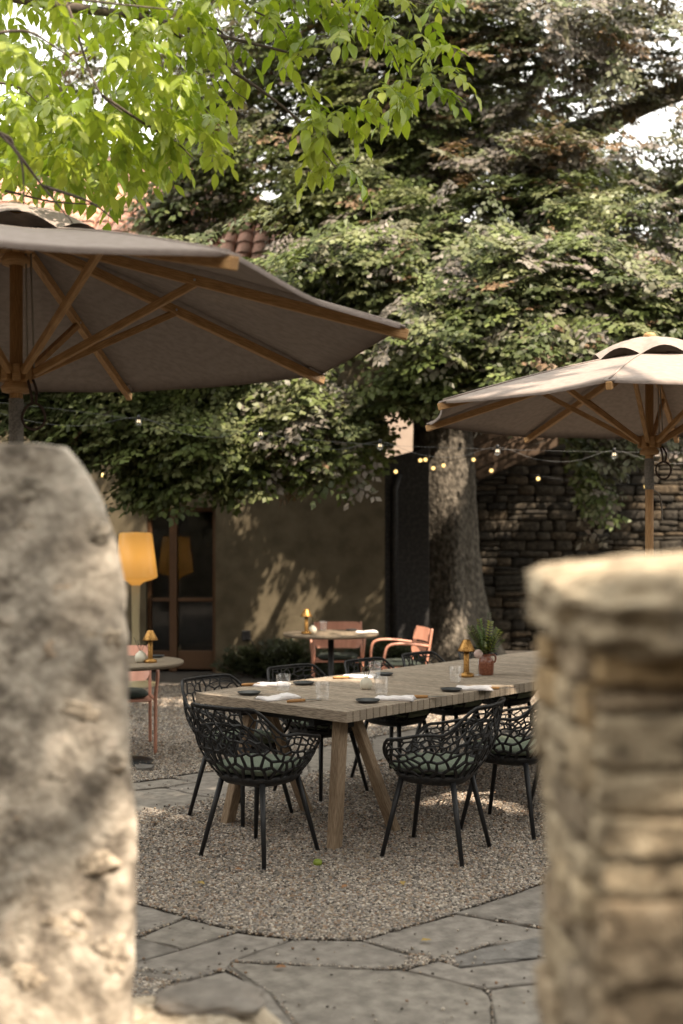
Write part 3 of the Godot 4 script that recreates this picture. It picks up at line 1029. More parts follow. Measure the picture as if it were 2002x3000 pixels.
func beech_spray(seed_n: int, long: float, leaf: float) -> ArrayMesh:
	# a flat beech spray: a twig along +x with side twigs in the x-z plane, leaves on both sides
	var r := RandomNumberGenerator.new()
	r.seed = seed_n
	var st := SurfaceTool.new()
	st.begin(Mesh.PRIMITIVE_TRIANGLES)
	var wood := Color(0.35, 0.26, 0.2)
	var twig := func(a: Vector3, b: Vector3, w: float) -> void:
		st.set_color(wood)
		st.set_normal(Vector3.UP)
		var s := (b - a).cross(Vector3.UP).normalized() * w
		for q in [a - s, a + s, b, a + Vector3.UP * w, a - Vector3.UP * w, b]:
			st.add_vertex(q)
	var run := func(a: Vector3, b: Vector3, n: int) -> void:
		twig.call(a, b, 0.003)
		var dir := (b - a).normalized()
		var side := dir.cross(Vector3.UP).normalized()
		for i in n:
			var t := (i + 0.6) / n
			var sg := 1.0 if i % 2 == 0 else -1.0
			var ld := (dir * r.randf_range(0.35, 0.8) + side * sg * r.randf_range(0.6, 1.0) + Vector3(r.randf_range(-0.2, 0.2), r.randf_range(-0.5, 0.15), r.randf_range(-0.2, 0.2))).normalized()
			var nr := (Vector3.UP + Vector3(r.randf_range(-0.9, 0.9), 0, r.randf_range(-0.9, 0.9))).normalized()
			var k := r.randf_range(0.7, 1.2)
			var tone := r.randf_range(0.75, 1.25)
			simple_leaf(st, a.lerp(b, t), ld, nr, leaf * k, leaf * 0.68 * k, Color(tone, tone * r.randf_range(0.92, 1.06), tone))
		simple_leaf(st, b, dir, Vector3.UP, leaf, leaf * 0.66, Color(1, 1, 1))
	var main := [Vector3.ZERO, Vector3(long * 0.34, long * 0.02, long * 0.02), Vector3(long * 0.68, 0.0, -long * 0.02), Vector3(long, -long * 0.07, 0)]
	for i in 3:
		run.call(main[i], main[i + 1], 5)
		for sg in [-1.0, 1.0]:
			if r.randf() < 0.9:
				var l := long * r.randf_range(0.28, 0.5) * (1.0 - 0.22 * i)
				var b: Vector3 = main[i + 1].lerp(main[i], r.randf_range(0.1, 0.6))
				run.call(b, b + Vector3(l * 0.72, -l * r.randf_range(-0.05, 0.25), sg * l * 0.7), 5)
	return st.commit()

func put(buf: PackedFloat32Array, tr: Transform3D, c: Color) -> void:
	var b := tr.basis
	buf.append_array(PackedFloat32Array([b.x.x, b.y.x, b.z.x, tr.origin.x, b.x.y, b.y.y, b.z.y, tr.origin.y, b.x.z, b.y.z, b.z.z, tr.origin.z, c.r, c.g, c.b, 1.0]))

func facing(dir: Vector3, nrm: Vector3, s: float, p: Vector3) -> Transform3D:
	var x := dir.normalized()
	var z := x.cross(nrm).normalized()
	var y := z.cross(x).normalized()
	return Transform3D(Basis(x, y, z).scaled(Vector3.ONE * s), p)

var beech_bufs := []
var beech_axis := Vector3(1.57, 0, -16.0)

# gaps in the crown: the sun comes through them to these places
var gaps := []

func make_gaps() -> void:
	for g in [[830, 1590, 14.3, 0.16], [860, 1690, 14.3, 0.20], [915, 1720, 14.3, 0.30], [935, 1650, 14.3, 0.16], [700, 1500, 14.3, 0.14], [755, 1525, 14.3, 0.12], [1075, 1770, 14.3, 0.10], [860, 1850, 14.3, 0.14], [700, 1925, 14.3, 0.14], [800, 1760, 14.3, 0.14],
		[1290, 1310, 15.6, 0.36], [1300, 1390, 15.6, 0.34], [1300, 1850, 15.5, 0.3], [1385, 1700, 15.6, 0.14], [1180, 1890, 15.3, 0.2], [1290, 1500, 15.6, 0.14],
		[345, 1490, 14.3, 0.22], [330, 1400, 14.3, 0.2], [960, 1830, 12.1, 0.2], [940, 1905, 12.0, 0.14], [1215, 1850, 11.0, 0.12], [460, 2000, 13.2, 0.3], [600, 1992, 13.5, 0.3], [420, 2045, 11.8, 0.25], [560, 2040, 11.9, 0.2], [1195, 1290, 20.4, 0.4]]:
		gaps.append([at(g[0], g[1], g[2]), g[3] + 0.12])

func open_to_sun(p: Vector3) -> bool:
	var s := SUN.normalized()
	for g in gaps:
		var w: Vector3 = p - g[0]
		var t := w.dot(s)
		if t > 0.3 and w.length_squared() - t * t < g[1] * g[1]:
			return true
	return false

func cloud(bufs: Array, c: Vector3, r: Vector3, n: int, axis: Vector3, droop: float, palette: Array, size := 1.0, hollow := 0.0, ragged := 0.03) -> void:
	# sprays spread through an ellipsoid; they reach away from the trunk's axis and hang by droop
	var lobes := noise(70 + int(c.x * 10.0), 0.75, 3)
	for i in n:
		var q := Vector3.ZERO
		for tries in 12:
			q = Vector3(rr(-1, 1), rr(-1, 1), rr(-1, 1))
			var l := q.length()
			if l < 1.0 and l >= hollow and lobes.get_noise_3dv((c + q * r) * 1.0) > ragged:
				break
		var p := c + q * r
		if open_to_sun(p):
			continue
		var away := Vector3(p.x - axis.x, 0, p.z - axis.z).normalized()
		var dir := (away + Vector3(rr(-0.8, 0.8), -droop + rr(-0.3, 0.25), rr(-0.8, 0.8))).normalized()
		var nrm := (Vector3.UP + away * rr(0.1, 1.2) + Vector3(rr(-0.6, 0.6), 0, rr(-0.6, 0.6))).normalized()
		var col: Color = palette[rng.randi() % palette.size()]
		put(bufs[rng.randi() % bufs.size()], facing(dir, nrm, size * rr(0.75, 1.2), p - dir * 0.25 * size), col * rr(0.8, 1.2))

func limb(parent: Node, called: String, pts: Array, r0: float, r1: float, m: Material, sides := 10) -> void:
	var path := smooth_path(pts, 5)
	var st := begin(true)
	tube(st, path, taper(path.size(), r0, r1), sides)
	part(parent, called, done(st), m)

func beech() -> void:
	var D := 16.0
	var o := thing("copper_beech", "huge spreading beech tree with grey trunk and dark coppery green crown", "tree", Vector3.ZERO)
	# trunk with root flare
	var n1 := noise(80, 1.1, 4)
	var st := begin(true)
	var rings := []
	var sides := 40
	for i in 46:
		var y := pow(float(i) / 45.0, 1.4) * 7.4
		var cx := at(1294, 0, D).x + 0.05 * sin(y * 0.9) - maxf(0.0, y - 3.5) * 0.05
		var base := 0.415 + 0.05 * exp(-absf(y - 0.9)) + maxf(0.0, y - 5.0) * 0.03
		var ring := []
		for k in sides:
			var a := TAU * k / sides
			var lobe := 0.5 + 0.5 * cos(a * 5.0 + 0.7)
			var flare := (0.14 + 0.42 * lobe * lobe) * exp(-y * 1.8) + 0.05 * lobe * exp(-y * 0.5)
			var p := Vector3(cos(a), 0, -sin(a))
			var rad := base + flare + 0.05 * n1.get_noise_3d(cos(a) * 1.2, y * 0.8, sin(a) * 1.2) + 0.018 * n1.get_noise_3d(cos(a) * 5.0, y * 3.0, sin(a) * 5.0)
			ring.append(Vector3(cx, y - 0.02, -D) + p * rad)
		rings.append(ring)
	for i in 45:
		for k in sides:
			var j := (k + 1) % sides
			quad(st, rings[i][k], rings[i][j], rings[i + 1][j], rings[i + 1][k])
	part(o, "trunk", done(st), M.bark)
	var fork := Vector3(at(1290, 0, D).x, 7.0, -D)
	limb(o, "limb", [fork - Vector3(0, 1.0, 0), at(1270, 480, D), at(1300, 200, D), at(1240, -200, D)], 0.34, 0.14, M.bark, 12)
	limb(o, "limb", [fork - Vector3(0, 0.6, 0), at(1400, 450, 15.4), at(1600, 420, 15.0), at(1750, 370, 14.6), at(1900, 300, 14.2), at(2200, 200, 13.5)], 0.26, 0.10, M.bark, 12)
	limb(o, "limb", [fork - Vector3(0, 0.7, 0), at(1180, 425, 15.6), at(1050, 415, 15.3), at(900, 400, 14.6), at(600, 330, 13.6)], 0.2, 0.06, M.bark, 10)
	limb(o, "limb", [at(1300, 480, D), at(1480, 360, 15.6), at(1560, 280, 15.3), at(1620, 120, 15.0), at(1690, -80, 14.8)], 0.2, 0.07, M.bark, 10)
	limb(o, "limb", [at(1270, 300, D), at(1520, 180, 14.8), at(1530, 60, 14.4), at(1500, -100, 14.0)], 0.10, 0.05, M.bark, 8)
	limb(o, "limb", [at(1330, 800, D), at(1500, 680, 14.6), at(1700, 640, 13.2), at(1950, 640, 12.0)], 0.17, 0.05, M.bark, 10)
	limb(o, "limb", [at(1300, 860, D), at(1150, 780, 14.6), at(950, 820, 13.4), at(700, 930, 12.2), at(420, 1110, 11.4)], 0.15, 0.035, M.bark, 10)
	limb(o, "limb", [at(1300, 950, D), at(1120, 930, 14.8), at(900, 1020, 13.4), at(720, 1150, 12.4)], 0.11, 0.02, M.bark, 8)
	limb(o, "limb", [at(1340, 700, D), at(1330, 760, 14.0), at(1300, 830, 12.6), at(1260, 920, 11.6)], 0.12, 0.03, M.bark, 8)
	limb(o, "limb", [at(1360, 760, D), at(1560, 860, 13.8), at(1800, 930, 12.6), at(2000, 980, 11.8)], 0.12, 0.03, M.bark, 8)
	limb(o, "limb", [at(1800, 900, 13.0), at(1760, 1150, 12.4), at(1720, 1330, 12.2), at(1752, 1480, 12.1)], 0.03, 0.006, M.twig, 6)
	make_gaps()
	# foliage
	var bufs := []
	var sprays := []
	for k in 4:
		bufs.append(PackedFloat32Array())
		sprays.append(beech_spray(90 + k, 0.60, 0.073))
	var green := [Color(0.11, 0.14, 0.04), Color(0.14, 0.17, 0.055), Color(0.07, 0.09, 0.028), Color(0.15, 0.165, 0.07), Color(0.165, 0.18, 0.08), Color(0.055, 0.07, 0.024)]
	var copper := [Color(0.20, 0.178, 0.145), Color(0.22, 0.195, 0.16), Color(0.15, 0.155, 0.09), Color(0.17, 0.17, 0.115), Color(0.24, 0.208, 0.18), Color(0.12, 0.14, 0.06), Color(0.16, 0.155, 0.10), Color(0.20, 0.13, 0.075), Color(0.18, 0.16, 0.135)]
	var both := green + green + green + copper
	# [u, v, depth, half widths in metres x y z, count, droop, palette]
	var L := [
		# high crown, upper right
		[1650, 70, 13.2, 1.6, 0.8, 1.2, 120, 0.4, copper], [1900, 320, 12.8, 0.7, 1.3, 0.9, 130, 0.6, copper], [1400, 60, 14.2, 1.3, 0.9, 1.3, 170, 0.35, both],
		[1250, 150, 14.6, 1.5, 1.2, 1.4, 230, 0.3, both], [1990, 60, 13.6, 1.1, 1.0, 1.2, 110, 0.4, copper], [1560, 540, 15.6, 1.4, 0.5, 1.0, 100, 0.3, green],
		[1100, 80, 14.2, 1.6, 1.3, 1.5, 240, 0.3, both], [850, 180, 14.6, 1.7, 1.2, 1.6, 230, 0.3, both], [680, 320, 14.2, 1.1, 0.9, 1.2, 130, 0.35, both],
		[980, 400, 14.4, 1.4, 0.7, 1.2, 160, 0.35, green], [1230, 380, 14.2, 0.9, 0.6, 0.9, 90, 0.35, both], [800, 500, 13.4, 1.1, 0.6, 1.1, 130, 0.4, both],
		[1060, 620, 14.0, 1.0, 0.5, 1.0, 130, 0.4, green], [560, 600, 13.4, 0.5, 0.4, 0.6, 40, 0.4, both],
		[1640, 260, 13.8, 1.0, 0.7, 1.0, 70, 0.4, copper], [1800, 180, 13.8, 0.8, 0.7, 0.9, 60, 0.4, copper], [300, 230, 14.5, 1.2, 0.7, 1.0, 50, 0.35, both], [640, 480, 13.6, 0.7, 0.5, 0.7, 50, 0.4, both],
		# sprays in front of the dark middle
		[1500, 470, 12.6, 1.0, 0.16, 0.8, 80, 0.12, copper], [1480, 570, 12.4, 1.0, 0.14, 0.8, 80, 0.12, both], [1700, 700, 12.6, 1.5, 0.45, 1.2, 230, 0.25, both],
		[1450, 690, 12.4, 1.2, 0.26, 1.0, 130, 0.25, both], [1880, 620, 13.6, 1.0, 0.5, 1.0, 120, 0.3, green], [1150, 640, 13.4, 0.7, 0.3, 0.7, 60, 0.35, both],
		# the great lit skirt
		[1120, 850, 11.6, 1.0, 0.62, 0.9, 280, 0.55, both], [1380, 860, 11.4, 1.15, 0.75, 0.9, 380, 0.55, both], [1640, 900, 11.4, 1.15, 0.72, 0.9, 370, 0.55, both],
		[1880, 930, 11.6, 1.0, 0.6, 0.9, 260, 0.55, both], [1250, 990, 11.0, 0.75, 0.42, 0.6, 170, 0.65, both], [1560, 1040, 10.8, 0.9, 0.38, 0.6, 170, 0.65, both],
		[990, 800, 12.4, 0.8, 0.5, 0.8, 150, 0.5, both], [1320, 1090, 11.2, 0.6, 0.25, 0.5, 70, 0.7, green],
		# low boughs in front of the house wall
		[980, 1135, 11.6, 0.55, 0.55, 0.6, 170, 0.6, green], [820, 1185, 11.2, 0.8, 0.5, 0.7, 230, 0.6, both], [600, 1195, 10.8, 0.8, 0.48, 0.7, 230, 0.6, green],
		[380, 1205, 10.8, 0.7, 0.36, 0.7, 170, 0.55, green], [200, 1175, 11.0, 0.5, 0.24, 0.6, 70, 0.5, both], [520, 1335, 10.9, 0.35, 0.30, 0.4, 80, 0.8, green],
		[900, 1305, 11.3, 0.5, 0.22, 0.4, 90, 0.7, both], [1040, 1265, 11.8, 0.25, 0.3, 0.4, 50, 0.7, green], [450, 1375, 11.0, 0.14, 0.16, 0.2, 18, 0.9, green],
		[690, 1335, 11.0, 0.4, 0.18, 0.4, 50, 0.7, green], [60, 1115, 11.2, 0.6, 0.2, 0.6, 40, 0.4, green],
		# boughs added out of sight behind the parasol, keeping sky off the house wall
		[250, 930, 10.6, 1.8, 0.6, 1.5, 300, 0.3, green], [600, 900, 11.0, 1.3, 0.6, 1.3, 260, 0.3, green], [-250, 900, 11.5, 1.8, 0.8, 1.5, 220, 0.3, green],
		# hanging tip beside the far parasol
		[1710, 1310, 12.2, 0.08, 0.22, 0.12, 9, 1.2, green], [1745, 1400, 12.1, 0.06, 0.18, 0.1, 6, 1.3, both], [1820, 1275, 12.2, 0.2, 0.10, 0.2, 10, 0.9, copper], [1960, 1275, 12.2, 0.25, 0.10, 0.25, 10, 0.9, copper],
		# dark core of the crown
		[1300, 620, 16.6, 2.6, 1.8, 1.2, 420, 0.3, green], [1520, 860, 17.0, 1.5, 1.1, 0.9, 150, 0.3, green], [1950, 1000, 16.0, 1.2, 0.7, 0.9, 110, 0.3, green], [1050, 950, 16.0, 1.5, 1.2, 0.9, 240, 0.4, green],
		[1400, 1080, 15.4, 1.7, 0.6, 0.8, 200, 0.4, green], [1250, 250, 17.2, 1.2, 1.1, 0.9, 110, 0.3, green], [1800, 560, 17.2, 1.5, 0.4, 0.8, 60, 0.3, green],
		# above the frame, shading what lies below
		[1300, -300, 17.0, 3.5, 1.4, 1.6, 320, 0.2, green], [700, -250, 15.6, 2.6, 1.2, 2.0, 200, 0.2, green], [600, -220, 11.0, 2.2, 0.7, 1.4, 160, 0.3, green], [2450, 900, 12.5, 1.8, 1.6, 1.8, 260, 0.4, both],
	]
	for a in L:
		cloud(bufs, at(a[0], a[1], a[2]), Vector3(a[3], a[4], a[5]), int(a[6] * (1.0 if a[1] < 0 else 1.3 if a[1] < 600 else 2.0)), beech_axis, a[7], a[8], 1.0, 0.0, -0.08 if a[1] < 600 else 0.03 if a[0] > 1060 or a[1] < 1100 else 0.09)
	var crown := Node3D.new()
	crown.name = "crown"
	o.add_child(crown)
	for k in 4:
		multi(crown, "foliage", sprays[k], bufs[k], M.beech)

func far_trees() -> void:
	var spray := beech_spray(120, 1.3, 0.17)
	var tones := [[Color(0.05, 0.065, 0.022), Color(0.065, 0.08, 0.028)], [Color(0.06, 0.075, 0.025), Color(0.08, 0.09, 0.035)], [Color(0.045, 0.06, 0.02), Color(0.06, 0.072, 0.03)]]
	var spec := [
		["mid green leafy tree beyond the pale house, behind the beech crown", Vector3(1.8, 0, -30), 7.5, 3.6, 1], ["dark leafy tree behind the far end of the stone wall", Vector3(10.5, 0, -27), 7.0, 3.6, 0],
	]
	for a in spec:
		var o := thing("background_tree", a[0], "tree", Vector3.ZERO, 0.0, "trees behind the courtyard")
		limb(o, "trunk", [a[1], a[1] + Vector3(0.1, a[2] * 0.35, 0), a[1] + Vector3(-0.1, a[2] * 0.8, 0)], 0.32, 0.1, M.bark)
		for k in 4:
			var t := TAU * k / 4.0 + 0.5
			limb(o, "limb", [a[1] + Vector3(0, a[2] * (0.3 + 0.08 * k), 0), a[1] + Vector3(cos(t) * 1.4, a[2] * (0.45 + 0.07 * k), sin(t) * 1.4), a[1] + Vector3(cos(t) * a[3] * 0.7, a[2] * (0.5 + 0.08 * k), sin(t) * a[3] * 0.7)], 0.14, 0.04, M.bark, 7)
		var bufs := [PackedFloat32Array()]
		for k in 8:
			var t := TAU * k / 8.0
			var c: Vector3 = a[1] + Vector3(cos(t) * a[3] * 0.5, a[2] * (0.42 + 0.45 * fmod(k * 0.37, 1.0)), sin(t) * a[3] * 0.4)
			cloud(bufs, c, Vector3(a[3] * 0.55, a[2] * 0.2, a[3] * 0.5), 120, a[1], 0.3, tones[a[4]])
		multi(o, "crown", spray, bufs[0], M.far_leaf)

func leaflet(st: SurfaceTool, base: Vector3, dir: Vector3, nrm: Vector3, l: float, w: float, curl: float, col: Color) -> void:
	var x := dir.normalized()
	var z := x.cross(nrm).normalized()
	var n := z.cross(x).normalized()
	var prof := [0.0, 0.62, 0.96, 1.0, 0.80, 0.44, 0.0]
	var rows := []
	for i in 7:
		var t := i / 6.0
		var c := base + x * l * (t - 0.12 * curl * t * t) - n * l * curl * t * t * 0.45
		var ww: float = w * 0.5 * prof[i]
		var wav := 0.05 * w * sin(i * 2.1)
		rows.append([c + z * ww + n * (ww * 0.28 + wav), c, c - z * ww + n * (ww * 0.28 - wav)])
	st.set_color(col)
	for i in 6:
		for k in 2:
			var a: Vector3 = rows[i][k]
			var b: Vector3 = rows[i][k + 1]
			var c: Vector3 = rows[i + 1][k + 1]
			var d: Vector3 = rows[i + 1][k]
			quad(st, a, b, c, d)

func walnut_leaf(seed_n: int) -> ArrayMesh:
	# a compound leaf: stalk along +x bending down, paired leaflets and one at the tip
	var r := RandomNumberGenerator.new()
	r.seed = seed_n
	var st := begin(true)
	var long := r.randf_range(0.20, 0.27)
	var pts := []
	for i in 6:
		var t := i / 5.0
		pts.append(Vector3(long * t * (1.0 - 0.2 * t), -long * 0.38 * t * t, 0.01 * sin(seed_n + t * 3.0)))
	st.set_color(Color(1.1, 1.15, 0.9))
	tube(st, pts, taper(6, 0.0022, 0.0012), 4, false)
	var pairs := 3
	for i in pairs:
		var t := 0.28 + 0.6 * i / pairs
		var k := int(t * 5.0)
		var p: Vector3 = pts[k].lerp(pts[k + 1], t * 5.0 - k)
		for sg in [-1.0, 1.0]:
			var d := Vector3(0.55, -0.35 - r.randf_range(0.0, 0.5), sg * 0.85)
			var l := r.randf_range(0.07, 0.10)
			var tone := r.randf_range(0.82, 1.15)
			leaflet(st, p, d, Vector3(0.35, 1, sg * r.randf_range(-0.2, 0.5)), l, l * r.randf_range(0.40, 0.5), r.randf_range(0.1, 0.75), Color(tone, tone, tone))
	var l := r.randf_range(0.085, 0.115)
	leaflet(st, pts[5], Vector3(0.7, -0.75, r.randf_range(-0.2, 0.2)), Vector3(0.6, 0.7, 0), l, l * 0.45, r.randf_range(0.1, 0.5), Color(1, 1, 1))
	return done(st)

func walnut() -> void:
	var o := thing("walnut_tree", "bright green walnut tree whose leafy branches hang across the upper corner", "tree")
	var foot := Vector3(-4.6, 0, 0.8)
	limb(o, "trunk", [foot, foot + Vector3(0.1, 1.5, 0.0), foot + Vector3(0.5, 3.2, -0.2), foot + Vector3(1.2, 4.6, -0.5)], 0.26, 0.17, M.bark, 16)
	var top := foot + Vector3(1.2, 4.6, -0.5)
	limb(o, "limb", [top - Vector3(0.3, 0.9, 0), at(-700, -350, 4.2), at(-250, -90, 4.3), at(130, 8, 4.4), at(260, 28, 4.5), at(420, 50, 4.7), at(560, 90, 4.9), at(700, 118, 5.0), at(920, 172, 5.1)], 0.034, 0.004, M.twig, 8)
	limb(o, "limb", [top, foot + Vector3(3.0, 5.6, 0.4), foot + Vector3(6.0, 6.2, 1.0), foot + Vector3(9.0, 6.6, 0.6)], 0.17, 0.06, M.bark, 10)
	limb(o, "limb", [top, foot + Vector3(2.6, 5.8, -2.0), foot + Vector3(5.0, 6.4, -3.4), foot + Vector3(8.0, 6.8, -4.0)], 0.15, 0.05, M.bark, 10)
	# branches that the picture shows, as picture points and depths
	var B := [
		[[-250, -90, 4.3], [130, 8, 4.4], [420, 50, 4.7], [700, 118, 5.0], [920, 172, 5.1]],
		[[200, 20, 4.4], [225, 90, 4.35], [260, 200, 4.3], [300, 280, 4.3], [360, 330, 4.35]],
		[[330, -40, 4.6], [590, 150, 4.9], [730, 240, 5.0], [850, 330, 5.1], [930, 420, 5.1], [1005, 520, 5.1]],
		[[560, 90, 4.9], [650, 95, 5.0], [670, 240, 5.0], [720, 290, 5.0]],
		[[-260, 330, 3.7], [0, 392, 3.8], [45, 440, 3.85], [125, 545, 3.95], [215, 655, 4.0]],
		[[0, 392, 3.8], [62, 470, 3.8], [70, 600, 3.85]],
		[[125, 545, 3.95], [260, 590, 4.1], [330, 640, 4.2]],
		[[-120, 120, 3.8], [60, 90, 3.9], [150, 130, 4.0], [260, 210, 4.1]],
		[[700, -60, 5.1], [900, -20, 5.2], [1050, 40, 5.3], [1130, 120, 5.3], [1180, 230, 5.3]],
		[[900, -20, 5.2], [1150, -10, 5.3], [1300, 30, 5.3]],
		[[300, 280, 4.3], [420, 360, 4.5], [520, 420, 4.6], [570, 470, 4.6]],
		[[-200, 520, 4.4], [20, 560, 4.5], [150, 590, 4.6], [300, 600, 4.8]],
		[[-100, -60, 3.6], [100, -20, 3.7], [330, 10, 3.9], [520, 30, 4.1]],
		[[560, -80, 4.8], [700, 10, 4.9], [800, 60, 5.0], [840, 110, 5.0]],
		[[-150, 230, 4.6], [40, 250, 4.7], [110, 300, 4.8]],
	]
	var leaves := []
	for k in 10:
		leaves.append(walnut_leaf(200 + k))
	var mats := []
	for c in [[0.27, 0.35, 0.035], [0.33, 0.41, 0.055], [0.21, 0.30, 0.03], [0.38, 0.44, 0.08]]:
		var m := leafy(0.36, 1.0)
		m.albedo_color = lin(c[0], c[1], c[2])
		mats.append(m)
	for i in B.size():
		if i > 0:
			var pts := []
			for p in B[i]:
				pts.append(at(p[0], p[1], p[2]))
			limb(o, "branch", pts, 0.011 if i in [2, 4, 8] else 0.007, 0.002, M.twig, 6)
	# leaf clusters: picture point, depth, spread in metres, how many
	var C := [
		[1120, 60, 5.3, 0.12, 6], [1190, 120, 5.3, 0.14, 8], [1220, 230, 5.3, 0.14, 9], [1270, 180, 5.3, 0.10, 5], [1180, 300, 5.3, 0.11, 6], [1310, 20, 5.3, 0.07, 3], [1070, 20, 5.3, 0.1, 4], [1130, 360, 5.2, 0.07, 3],
		[960, 400, 5.1, 0.06, 4], [900, 370, 5.1, 0.05, 3], [930, 460, 5.1, 0.06, 4], [1010, 530, 5.1, 0.06, 4], [860, 330, 5.1, 0.05, 2], [1000, 380, 5.1, 0.05, 2],
		[800, 80, 5.0, 0.14, 8], [900, 130, 5.1, 0.13, 7], [760, 20, 5.0, 0.14, 7], [960, 180, 5.1, 0.10, 5], [880, 30, 5.1, 0.13, 6], [720, 290, 5.0, 0.05, 2],
		[600, 20, 4.8, 0.16, 8], [520, 70, 4.7, 0.16, 9], [430, 130, 4.6, 0.16, 9], [580, 150, 4.8, 0.14, 7], [480, 210, 4.6, 0.14, 7], [620, 210, 4.9, 0.10, 5],
		[300, 60, 4.4, 0.16, 9], [180, 20, 4.2, 0.14, 6], [60, 50, 4.0, 0.14, 6], [10, 190, 3.9, 0.09, 3], [380, 220, 4.4, 0.13, 6], [330, 130, 4.5, 0.12, 5],
		[420, 370, 4.5, 0.12, 8], [500, 420, 4.6, 0.12, 8], [560, 480, 4.6, 0.08, 5], [360, 340, 4.4, 0.12, 6], [470, 320, 4.5, 0.1, 5],
		[50, 300, 4.4, 0.13, 4], [150, 410, 4.5, 0.14, 5], [50, 440, 4.2, 0.11, 6], [210, 470, 4.3, 0.13, 7], [300, 430, 4.4, 0.10, 5], [120, 510, 4.5, 0.13, 8], [230, 540, 4.6, 0.13, 8], [40, 550, 4.6, 0.11, 6], [330, 560, 4.8, 0.11, 6], [200, 590, 4.9, 0.08, 4], [370, 500, 4.6, 0.09, 5], [390, 610, 5.0, 0.06, 3],
	]
	var made := 0
	for c in C:
		var k0: int = c[4]
		for i in k0:
			if made >= 300:
				break
			var off: Vector3 = Vector3(rr(-1, 1), rr(-0.8, 0.8), rr(-1.2, 1.2)) * c[3]
			var p: Vector3 = at(c[0], c[1], c[2]) + off + Vector3(0, 0.11, 0)
			var a := rr(0, TAU)
			var dir := Vector3(cos(a), rr(-0.5, 0.1), sin(a))
			part(o, "leaf", leaves[rng.randi() % 10], mats[rng.randi() % 4], facing(dir, Vector3(rr(-0.3, 0.3), 1, rr(-0.3, 0.3)).normalized(), rr(0.8, 1.1) * (0.82 if c[0] < 640 else 1.0), p))
			made += 1
	print("walnut leaves ", made)
	# the rest of its crown, outside the picture on the left
	var bufs := [PackedFloat32Array(), PackedFloat32Array()]
	for i in 900:
		var q := Vector3(rr(-1, 1), rr(-1, 1), rr(-1, 1))
		if q.length() > 1.0:
			continue
		var p := Vector3(-3.7, 5.6, -1.6) + q * Vector3(1.9, 1.1, 2.4)
		if p.y < EYE + 0.53 * -p.z + 0.3 and p.x > -0.33 * -p.z - 0.3:
			continue
		var ang := rr(0, TAU)
		put(bufs[i % 2], facing(Vector3(cos(ang), rr(-0.6, 0.1), sin(ang)), Vector3(rr(-0.4, 0.4), 1, rr(-0.4, 0.4)).normalized(), rr(1.0, 1.3), p), Color(0.155, 0.235, 0.026) * rr(0.7, 1.2))
	limb(o, "limb", [top, Vector3(-1.6, 5.6, -2.4), Vector3(0.2, 5.5, -4.6), Vector3(1.8, 5.4, -6.0)], 0.12, 0.03, M.bark, 8)
	for i in 1200:  # unseen lobe added above the frame to shade the gravel on the left
		var q := Vector3(rr(-1, 1), rr(-1, 1), rr(-1, 1))
		if q.length() > 1.0:
			continue
		var p := Vector3(1.0, 6.4, -7.0) + q * Vector3(2.9, 0.6, 1.9)
		if HORIZON - (p.y - 0.4 - EYE) / -p.z * F > -40.0:
			continue
		var ang := rr(0, TAU)
		put(bufs[i % 2], facing(Vector3(cos(ang), rr(-0.6, 0.1), sin(ang)), Vector3(rr(-0.4, 0.4), 1, rr(-0.4, 0.4)).normalized(), rr(1.0, 1.3), p), Color(0.155, 0.235, 0.026) * rr(0.7, 1.2))
	# leaves deeper in, behind the ones that can be told apart
	for i in 290:
		var p := at(rr(-60, 640), rr(-40, 520), rr(5.0, 6.2)) if i < 170 else at(rr(-60, 430), rr(330, 560), rr(4.9, 5.8))
		if p.y < EYE + (HORIZON - 640.0 + 0.35 * (p.x * F / -p.z + 1001.0)) / F * -p.z and rng.randf() < 0.6:
			continue
		var ang := rr(0, TAU)
		put(bufs[i % 2], facing(Vector3(cos(ang), rr(-0.6, 0.1), sin(ang)), Vector3(rr(-0.4, 0.4), 1, rr(-0.4, 0.4)).normalized(), rr(0.8, 1.0), p + Vector3(0, 0.08, 0)), Color(0.27, 0.35, 0.04) * rr(0.8, 1.25))
	for k in 2:
		multi(o, "crown", leaves[k], bufs[k], M.walnut)

